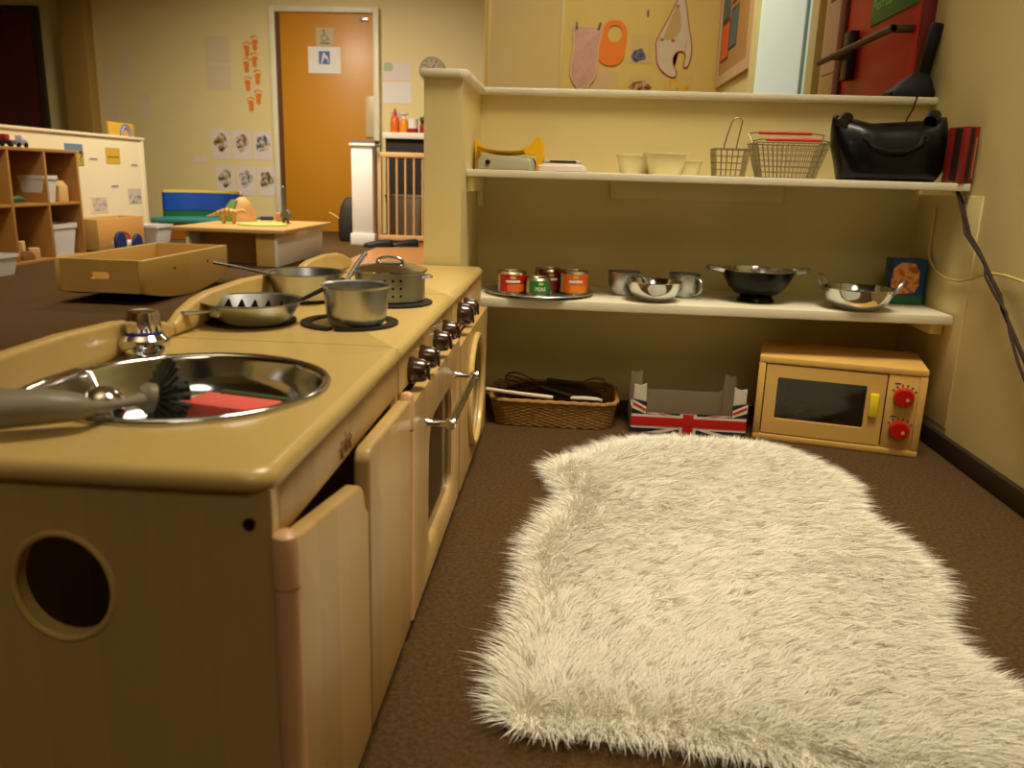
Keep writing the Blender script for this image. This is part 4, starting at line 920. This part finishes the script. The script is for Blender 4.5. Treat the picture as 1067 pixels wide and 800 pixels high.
# ------------------------------------------------------------------ newel, gate, things behind it
nw = thing('newel_post', 'white square post with plinth at the left end of the baby gate', 'post', (-1.775, 7.08, 0))
WG = mat('white_gloss', (232, 226, 220), .35)
b = nb(); box(b, -.09, .09, -.09, .09, .10, .82, .004); link('shaft', b, WG, nw)
b = nb(); box(b, -.105, .105, -.105, .105, 0, .0995, .006); link('plinth', b, WG, nw)
b = nb(); box(b, -.105, .115, -.105, .115, .8205, .842, .004); link('cap', b, WG, nw)
b = nb(); q = lambda k, z: [(x, y, z) for x, y in rrect(-.11*k, .11*k, -.08*k, .08*k, .02, 4)]
rings(b, [q(.85, 0), q(1, .022), q(1.0, .026), q(.95, .026), q(.8, .005)]); single('grey_tray', b, mat('grey_tray', (112, 110, 108), .5), 'shallow grey tray lying on top of the white post', 'tray', (-1.76, 7.08, .8424))
gtw = mat('gate_beech', (206, 164, 112), .45)
gg = thing('baby_gate', 'wooden barred baby gate beside the white post', 'gate', (-1.655, 7.06, .004))
b = nb(); box(b, 0, .80, -.016, .016, .735, .775, .003); link('top_rail', b, gtw, gg)
b = nb(); box(b, 0, .80, -.016, .016, .045, .085, .003); link('bottom_rail', b, gtw, gg)
for k in range(11):
    b = nb(); w = .016 if k == 0 else .0085
    if k == 0: box(b, .0, .03, -.0155, .0155, .0, .7345, .003)
    else: tube(b, [(.015+.074*k, 0, .0852), (.015+.074*k, 0, .7348)], .009, 10)
    link('bar', b, gtw, gg)
ct_ = thing('wall_counter', 'white counter ledge on the far wall behind the gate', 'counter', (-1.36, 8.22, .0))
b = nb(); box(b, -.47, .60, -.22, .235, .93, .985, .004); link('worktop', b, WL, ct_)
b = nb(); box(b, -.45, .58, -.17, .235, .005, .9295); link('dark_cupboard', b, mat('dark_cupboard', (30, 20, 12), .6), ct_)
b = nb(); q = lambda k, z: [(x, y, z) for x, y in rrect(-.17*k, .17*k, -.13*k, .13*k, .03, 4)]
rings(b, [q(.85, 0), q(1, .40), q(1.04, .40), q(1.04, .415), q(.95, .415), q(.8, .01)]); single('waste_bin', b, mat('grey_bin', (128, 116, 98), .5), 'grey plastic bin standing behind the baby gate', 'bin', (-1.50, 7.50, .0042))
def bottle(name, label, x, y, prof, m, capm, cz):
    t = thing(name, label, 'bottle', (x, y, .9852), 0, 'bottles on the far counter')
    b = nb(); lathe(b, prof, 24); link('body', b, m, t)
    b = nb(); lathe(b, cz, 20); link('cap', b, capm, t)
OR = mat('orange_bottle', (214, 98, 20), .4); CRM = mat('crimson', (146, 20, 40), .4)
bottle('squeezy_bottle', 'tall orange bottle with red cap on the far counter', -1.74, 8.16, [(0, 0), (.042, 0), (.045, .01), (.045, .11), (.03, .155), (.018, .165), (0, .165)], OR, mat('toy_red', (0, 0, 0)), [(0, .1655), (.019, .1655), (.015, .195), (.008, .225), (0, .227)])
bottle('spray_bottle', 'short orange bottle beside the tall one on the far counter', -1.645, 8.14, [(0, 0), (.038, 0), (.040, .01), (.040, .09), (.03, .12), (.015, .13), (0, .13)], mat('amber_bottle', (226, 136, 30), .4), WL, [(0, .1305), (.017, .1305), (.017, .165), (.04, .175), (.04, .185), (0, .188)])
bottle('paint_tub', 'white tub with crimson base on the far counter', -1.555, 8.12, [(0, 0.045), (.047, .045), (.047, .13), (.04, .135), (0, .135)], WL, CRM, [(0, 0), (.048, 0), (.048, .0445), (0, .0445)])
bottle('paint_tub', 'crimson based white tub with dark top, rightmost on the far counter', -1.45, 8.14, [(0, 0), (.045, 0), (.045, .06), (.04, .09), (0, .09)], CRM, mat('dark_green', (30, 50, 34), .5), [(0, .0905), (.03, .0905), (.045, .12), (.04, .15), (0, .16)])
bg = thing('rucksack', 'dark bag standing on the carpet left of the white post', 'bag', (-1.98, 7.36, 0))
b = nb(); rs = []
for z, s in ((0, .85), (.03, 1), (.18, 1.02), (.30, .82), (.37, .5), (.39, .2)): rs.append([(x*s, y*s, z) for x, y in rrect(-.10, .10, -.08, .08, .05, 5)])
rings(b, rs); link('body', b, mat('dark_bag', (40, 30, 22), .7), bg)
b = nb(); tube(b, [(-.09, -.05, .20), (-.14, -.07, .235), (-.17, -.08, .25)], .008, 8); link('pale_strap', b, SAND, bg)
def shoe(label, loc, rz):
    t = thing('shoe', label, 'shoe', loc, rz, 'black shoes by the gate')
    b = nb(); rs = []
    for x, w, h in ((-.115, .02, .05), (-.10, .032, .065), (-.04, .034, .062), (.02, .038, .05), (.07, .042, .038), (.105, .034, .028), (.122, .014, .016)):
        rs.append([(x, w*cos(a), .008+max(0, sin(a))*h*.9 if sin(a) > 0 else .008) for a in [2*pi*j/16 for j in range(16)]])
    rings(b, rs); link('upper', b, BLACK, t)
    b = nb(); prism(b, [(-.12, -.02), (-.08, -.034), (0, -.036), (.07, -.044), (.115, -.03), (.126, 0), (.115, .03), (.07, .044), (0, .036), (-.08, .034), (-.12, .02)], .008); link('sole', b, mat('sole', (30, 24, 18), .8), t)
shoe('left black shoe of the pair by the baby gate', (-1.60, 6.82, .0042), R(-165)); shoe('right black shoe of the pair by the baby gate', (-1.40, 6.93, .0042), R(-162))
# wall clock behind the post
ck_ = thing('wall_clock', 'round pale wall clock half hidden by the half wall post', 'clock', (-1.43, 8.445, 1.60))
b = nb(); lathe(b, [(0, 0), (.118, 0), (.125, .006), (.125, .02), (.112, .024), (.108, .016), (0, .016)], 48, RX(pi/2)); link('case', b, mat('clock_case', (176, 160, 128), .5), ck_)
b = nb()
for k in range(12): box(b, -.004, .004, -.0175, -.0162, .078, .1, M=RY(k*pi/6))
link('hour_marks', b, BLACK, ck_)
b = nb(); box(b, -.004, .004, -.0185, -.0165, 0, .06, M=RY(.5)); box(b, -.003, .003, -.0185, -.0165, 0, .085, M=RY(-.9)); link('hands', b, BLACK, ck_)

# ------------------------------------------------------------------ papers and prints on the walls
def sheet(name, label, cat, x0, x1, z0, z1, y, m, grp=None, pic=None, rot=0.):
    t = thing(name, label, cat, ((x0+x1)/2, y, z0), 0, grp)
    w, h = x1-x0, z1-z0; M = T(0, 0, h/2) @ RY(rot) @ T(0, 0, -h/2)
    b = nb(); box(b, -w/2, w/2, -.0015, 0, 0, h, M=M); s = link('paper', b, m, t)
    if pic:
        b = nb(); a = pic[0]; n = 22
        pts = [((a[0]+a[1])/2*w+((a[1]-a[0])/2*w)*cos(q)*(1+.14*sin(3*q+x0*9)), (a[2]+a[3])/2*h+((a[3]-a[2])/2*h)*sin(q)*(1+.16*cos(4*q+x0*5))) for q in [2*pi*j/n for j in range(n)]]
        prism(b, pts, .0006, M @ Matrix(((1, 0, 0, 0), (0, 0, -1, -.0016), (0, 1, 0, 0), (0, 0, 0, 1)))); link('picture', b, pic[1], s)
    return t
FY = 8.459
an = [blotch('animal_brown', [(60, 50, 20), (120, 86, 30), (160, 120, 60)], 16.), blotch('animal_red', [(130, 90, 66), (90, 80, 50), (180, 150, 110)], 22.), blotch('animal_blue', [(40, 56, 110), (70, 90, 120), (150, 140, 100)], 20.), blotch('animal_dark', [(40, 44, 30), (90, 90, 40), (170, 160, 130)], 17.), blotch('animal_grey', [(90, 84, 80), (130, 124, 118), (170, 164, 156)], 24.), blotch('animal_olive', [(54, 46, 20), (90, 80, 36), (130, 110, 60)], 24.)]
names = ['brown animal', 'reddish animal', 'blue bird', 'dark and yellow animal', 'grey animal', 'olive standing animal']
for i in range(6):
    r_, c_ = divmod(i, 3); x = -3.70+.215*c_+(.025 if r_ else 0); z = (.70, .345)[r_]
    sheet('picture_sheet', 'sheet with picture of a %s, %s row left of the door' % (names[i], ('upper', 'lower')[r_]), 'picture', x, x+.19, z, z+.285, FY, LILAC, 'animal picture sheets on the far wall', ((-.36, .36, .28, .86), an[i]))
sheet('caption_strip', 'small caption strip left of the animal picture sheets', 'notice', -3.90, -3.77, .66, .72, FY, LILAC)
sheet('notice_sheet', 'pale notice high on the far wall, upper of two beside footprints', 'notice', -3.72, -3.47, 1.63, 1.88, FY, mat('faded_lilac', (214, 196, 160), .7), 'faded notices on the far wall')
sheet('notice_sheet', 'pale notice high on the far wall, lower of two beside footprints', 'notice', -3.72, -3.47, 1.37, 1.61, FY, mat('faded_lilac', (0, 0, 0)), 'faded notices on the far wall')
for lb, x0, x1, z0, z1 in (('faded sheet above the rainbow panel, highest of the group', -4.61, -4.47, 1.46, 1.70), ('faded sheet right above the partition end, left one', -4.80, -4.68, 1.07, 1.35), ('faded sheet right above the partition end, right one', -4.43, -4.32, 1.07, 1.33), ('smallest faded sheet beside the tan pillar', -4.76, -4.68, 1.46, 1.57)):
    sheet('notice_sheet', lb, 'notice', x0, x1, z0, z1, FY, mat('faded_lilac2', (222, 204, 168), .7), 'faded notices by the pillar')
sheet('notice_sheet', 'upper paper pinned right of the toilet door', 'notice', -1.92, -1.64, 1.50, 1.67, FY, LILAC, 'papers right of the toilet door', ((-.5, -.15, .45, 1.0), mat('mint_paper', (176, 186, 150), .7)))
sheet('notice_sheet', 'lower paper pinned right of the toilet door', 'notice', -1.92, -1.64, 1.285, 1.485, FY, WHITE, 'papers right of the toilet door')
sheet('notice_sheet', 'pinkish paper behind the bottles on the far counter', 'notice', -1.85, -1.74, 1.0, 1.2, FY, mat('pink_paper', (216, 176, 160), .7))
# signs on the toilet door
sgn = sheet('toilet_sign', 'small beige wheelchair sign on the orange door', 'sign', -2.57, -2.395, 1.795, 1.965, 8.409, mat('beige_sign', (186, 170, 128), .5))
INK = mat('grey_ink', (92, 80, 56), .6)
b = nb(); y = -.0025
tube(b, [(-.008+.030*cos(a), y, .080+.030*sin(a)) for a in np.linspace(1.9, 6.0, 22)], .0032, 6); lathe(b, [(0, -.001), (.010, -.001), (.010, .001), (0, .001)], 14, T(-.012, y, .146) @ RX(pi/2))
tube(b, [(-.012, y, .132), (-.010, y, .094), (.022, y, .094), (.034, y, .058), (.044, y, .062)], .0038, 6); tube(b, [(-.010, y, .116), (.012, y, .116)], .003, 6); link('wheelchair_symbol', b, INK, sgn)
b = nb(); box(b, -.05, .05, -.0025, -.0015, .022, .034); link('caption_line', b, INK, sgn)
sg2 = sheet('door_notice', 'white paper with blue square on the orange door', 'notice', -2.655, -2.33, 1.545, 1.79, 8.409, WHITE)
b = nb(); box(b, -.055, .055, -.0025, -.0015, .085, .205); q2 = link('blue_square', b, mat('notice_blue', (56, 104, 160), .5), sg2)
b = nb(); y = -.0032; prism(b, [(-.035, .095), (-.02, .095), (.0, .15), (.012, .135), (.03, .135), (.03, .12), (.040, .095), (.044, .11), (.036, .15), (.012, .175), (-.004, .195), (-.016, .18)], .0006, Matrix(((1, 0, 0, 0), (0, 0, -1, -.0026), (0, 1, 0, 0), (0, 0, 0, 1)))); link('white_figure', b, WP, q2)
# orange footprints climbing the wall
FO = mat('orange_print', (226, 124, 24), .6)
ft = [(-3.205, 1.81, 'R', 'topmost in right column'), (-3.215, 1.655, 'R', 'second from the top in right column'), (-3.19, 1.495, 'R', 'third from the top in right column'), (-3.19, 1.305, 'R', 'lowest in right column'), (-3.295, 1.755, 'L', 'topmost in left column'), (-3.305, 1.605, 'L', 'second from the top in left column'), (-3.30, 1.43, 'L', 'third from the top in left column'), (-3.275, 1.235, 'L', 'lowest in left column')]
for x, z, s_, lb in ft:
    b = nb(); m_ = 1 if s_ == 'R' else -1
    pr = [(m_*.035*px, .062*pz) for px, pz in ((-.55, -1), (.2, -1.05), (.6, -.75), (.5, -.3), (.62, .1), (.95, .35), (.75, .62), (0, .72), (-.75, .6), (-.95, .25), (-.75, -.2), (-.85, -.6))]
    if m_ < 0: pr = pr[::-1]
    Mq = Matrix(((1, 0, 0, 0), (0, 0, -1, 0), (0, 1, 0, 0), (0, 0, 0, 1)))
    prism(b, pr, .001, Mq)
    for k, (tx, tz, tr_) in enumerate(((-.95, .95, .011), (-.42, 1.13, .008), (.05, 1.15, .0075), (.5, 1.05, .0065), (.92, .88, .006))): prism(b, circ(m_*.035*tx, .062*tz, tr_*1.1, n=12), .001, Mq)
    single('footprint', b, FO, 'orange painted footprint on the far wall, %s' % lb, 'footprint', (x, 8.4595, z), 0, 'orange footprints on the far wall')
# posters on the low partition
def psheet(name, label, y0, y1, z0, z1, m, pic=None, grp='posters on the partition'):
    t = thing(name, label, 'poster', (-3.579, (y0+y1)/2, z0), R(90), grp); w, h = y1-y0, z1-z0
    b = nb(); box(b, -w/2, w/2, -.0015, 0, 0, h); s = link('paper', b, m, t)
    if pic: b = nb(); box(b, -w/2+pic[0]*w, -w/2+pic[1]*w, -.0025, -.0015, pic[2]*h, pic[3]*h); link('picture', b, pic[4], s)
psheet('poster', 'blue and yellow picture on the partition above the shelf unit corner', 5.73, 5.95, .595, .745, mat('poster_blue', (96, 126, 150), .6), (.35, 1, 0, .7, blotch('poster_scene', [(60, 50, 24), (150, 120, 40), (180, 160, 70)], 18., (160, 130, 60))))
psheet('poster', 'yellow card on the partition', 6.25, 6.45, .615, .735, mat('poster_yellow', (196, 158, 44), .6), (.1, .9, .38, .46, mat('poster_line', (120, 92, 40), .6)))
psheet('poster', 'lilac drawing low on the partition', 5.99, 6.23, .25, .37, mat('partition_paint', (0, 0, 0)), (.1, .9, .1, .95, blotch('lilac_drawing', [(150, 136, 150), (180, 164, 160)], 26., (206, 190, 166))))
psheet('poster', 'grey picture on the partition near its right end', 6.53, 6.73, .305, .425, mat('poster_lilac', (190, 176, 168), .6), (.05, .95, .05, .6, blotch('grey_strip', [(110, 100, 96), (150, 140, 130)], 30.)))
for lb, y, z in (('caption strip between blue picture and yellow card', 6.08, .635), ('caption strip right of the yellow card', 6.66, .60), ('caption strip low in the partition middle', 6.34, .435), ('caption strip just right of the shelf unit', 5.80, .43)):
    psheet('caption_strip', lb, y-.06, y+.06, z, z+.022, LILAC, (.1, .9, .3, .7, INK), 'caption strips on the partition')

# ------------------------------------------------------------------ inner wall: bibs and prints
BY = 5.699
nbd = thing('notice_board', 'plain beige notice board left of the pink vest', 'board', (-.35, BY, 1.02))
b = nb(); box(b, -.225, .225, -.012, 0, 0, .95); link('panel', b, mat('beige_board', (208, 182, 118), .7), nbd)
b = nb(); box(b, .225, .25, -.018, 0, -.02, .97, .003); box(b, -.25, -.225, -.018, 0, -.02, .97, .003); box(b, -.225, .225, -.018, 0, .95, .97, .003); link('frame', b, mat('board_frame', (214, 188, 120), .5), nbd)
MB2 = Matrix(((1, 0, 0, 0), (0, 0, -1, 0), (0, 1, 0, 0), (0, 0, 0, 1)))
def peg(par, x, z, rz=0.):
    b = nb(); box(b, -.006, .006, -.022, -.008, -.02, .025, .002, M=T(x, 0, z) @ RY(rz)); link('peg', b, mat('peg_wood', (96, 80, 44), .6), par)
vt = thing('baby_vest', 'pink quilted vest pegged on the inner wall left of orange bib', 'clothing', (.04, BY, 1.19))
b = nb(); pr = smooth_loop([(-.075, .37), (.0, .365), (.10, .365), (.105, .345), (.088, .25), (.082, .14), (.070, .06), (.040, .02), (.02, -.02), (-.02, -.02), (-.06, .02), (-.085, .07), (-.088, .14), (-.075, .24), (-.082, .33)], 4)
prism(b, pr[::-1], .012, MB2 @ T(0, 0, .002), bev=.004); bd_ = link('body', b, mat('pink_quilt', (206, 160, 140), .9, bump=.8, bscale=60, var=.06, vscale=40), vt)
b = nb(); tube(b, [(x, -.012, z) for x, z in pr], .005, 6, True); link('pale_edging', b, mat('pale_pink_edging', (222, 190, 150), .8), bd_)
b = nb(); prism(b, circ(.0, .045, .022, .026, n=20), .002, MB2 @ T(0, 0, .0142)); link('round_badge', b, mat('badge_tan', (196, 152, 110), .8), bd_)
peg(vt, -.06, .37); peg(vt, .085, .37, .3)
ob = thing('orange_bib', 'orange baby bib with round neck hole on the inner wall', 'bib', (.215, BY, 1.33))
b = nb(); out = smooth_loop([(-.045, .255), (0, .270), (.05, .262), (.088, .215), (.085, .12), (.078, .05), (.04, .005), (-.02, -.005), (-.075, .02), (-.095, .065), (-.082, .13), (-.075, .2)], 4)
plate(b, out, circ(.012, .19, .046, .052, n=30), .006, (.012, .18), MB2 @ T(0, 0, .003), 60); link('body', b, mat('orange_cloth', (236, 126, 14), .7), ob)
rb_ = thing('romper_bib', 'white bib with red edging and looped straps on the inner wall', 'bib', (.60, BY, 1.27))
pr = smooth_loop([(.03, .475), (.055, .47), (.075, .40), (.095, .30), (.120, .20), (.122, .13), (.108, .065), (.085, .055), (.082, .085), (.088, .12), (.07, .15), (.035, .148), (.012, .12), (.01, .08), (.035, .03), (.03, -.005), (-.01, 0), (-.06, .035), (-.09, .08), (-.10, .15), (-.105, .20), (-.085, .25), (-.03, .36), (.005, .44)], 4)
b = nb(); t_ = nb(); rings(t_, [[(x, -.003, z) for x, z in pr], [(x, -.010, z) for x, z in pr]]); bmesh.ops.triangulate(t_, faces=[f for f in t_.faces if len(f.verts) > 4]); add(b, t_); bd_ = link('body', b, mat('white_cloth', (206, 192, 160), .85), rb_)
b = nb(); tube(b, [(x, -.0065, z) for x, z in pr], .0045, 6, True); link('red_edging', b, mat('red_edging', (176, 60, 30), .7), bd_)
b = nb(); prism(b, smooth_loop([(.012, .42), (.040, .36), (.040, .27), (.0, .225), (-.06, .225), (-.035, .31)], 4)[::-1], .001, MB2 @ T(0, 0, .0102)); link('neck_opening', b, mat('inner_cloth', (190, 160, 100), .8), bd_)
for x, z in ((.015, .42), (-.07, .22), (.0, .215)): b = nb(); prism(b, circ(x, z, .013, .009, n=14), .002, MB2 @ T(0, 0, .0115)); link('pink_patch', b, mat('pink_patch', (196, 90, 60), .7), bd_)
sheet('print_sheet', 'pale sheet with a blue elephant shape on the inner wall', 'picture', .335, .475, 1.345, 1.52, BY, mat('tan_sheet', (206, 178, 110), .7), 'prints on the inner wall', ((-.45, .2, .05, .5), blotch('blue_shape', [(44, 44, 90), (60, 60, 110), (80, 80, 120)], 30., (120, 110, 100))))
sheet('print_sheet', 'sheet of dark red splashes on the inner wall, just above the cap', 'picture', .335, .485, 1.14, 1.27, BY, mat('tan_sheet', (0, 0, 0)), 'prints on the inner wall', ((-.47, .47, .25, .75), blotch('red_splashes', [(90, 30, 14), (130, 46, 20)], 30., (200, 168, 96))))
sheet('print_sheet', 'faint pinkish sheet below the orange bib', 'picture', .10, .26, 1.13, 1.29, BY, mat('faint_pink', (206, 176, 120), .7), 'prints on the inner wall')
sheet('print_sheet', 'sheet of yellow splashes below the white romper bib', 'picture', .565, .745, 1.13, 1.28, BY, mat('tan_sheet2', (210, 180, 106), .7), 'prints on the inner wall', ((-.45, .45, .1, .9), blotch('yellow_splashes', [(206, 150, 30), (216, 170, 50)], 24., (212, 182, 106))))
sheet('small_tag', 'tiny dark tag high on the inner wall', 'tag', .425, .438, 1.625, 1.665, BY, INK)
# display board on the right wall
dbd = thing('display_board', 'framed brown display board with coloured cards on the right wall', 'board', (.899, 5.13, 1.19), R(-90))
b = nb(); box(b, -.45, .45, -.012, 0, .04, .80); pn = link('panel', b, mat('board_brown', (178, 134, 74), .7), dbd)
b = nb(); plate(b, [(-.52, 0), (.52, 0), (.52, .86), (-.52, .86)], [(-.45, .06), (.45, .06), (.45, .80), (-.45, .80)], .02, (0, .4), MB2, 40); link('frame', b, mat('pale_frame', (206, 172, 130), .5), dbd)
for lb, x, z, w, h, c in (('orange', -.27, .15, .22, .20, (222, 96, 24)), ('blue', -.02, .19, .20, .20, (70, 104, 110)), ('blue', -.30, .38, .20, .22, (70, 104, 110)), ('orange', -.02, .44, .2, .2, (222, 96, 24))):
    b = nb(); box(b, x-w/2-.012, x+w/2+.012, -.0135, -.012, z-.012, z+h+.012); k_ = link('dark_mount', b, mat('card_mount', (40, 28, 18), .7), pn)
    b = nb(); box(b, x-w/2, x+w/2, -.0145, -.0135, z, z+h); link('%s_card' % lb, b, mat('card_%s' % lb, c, .6), k_)
ps = thing('pink_notice', 'pale pinkish notice on the panel beside the bright window', 'notice', (.8845, 3.14, .99), R(-90))
b = nb(); box(b, -.085, .085, -.0015, 0, 0, .27); s_ = link('paper', b, mat('pale_pink_notice', (206, 166, 130), .6), ps)
b = nb(); box(b, -.06, .06, -.0025, -.0015, .30-.06, .30-.045); link('dark_line', b, INK, s_)
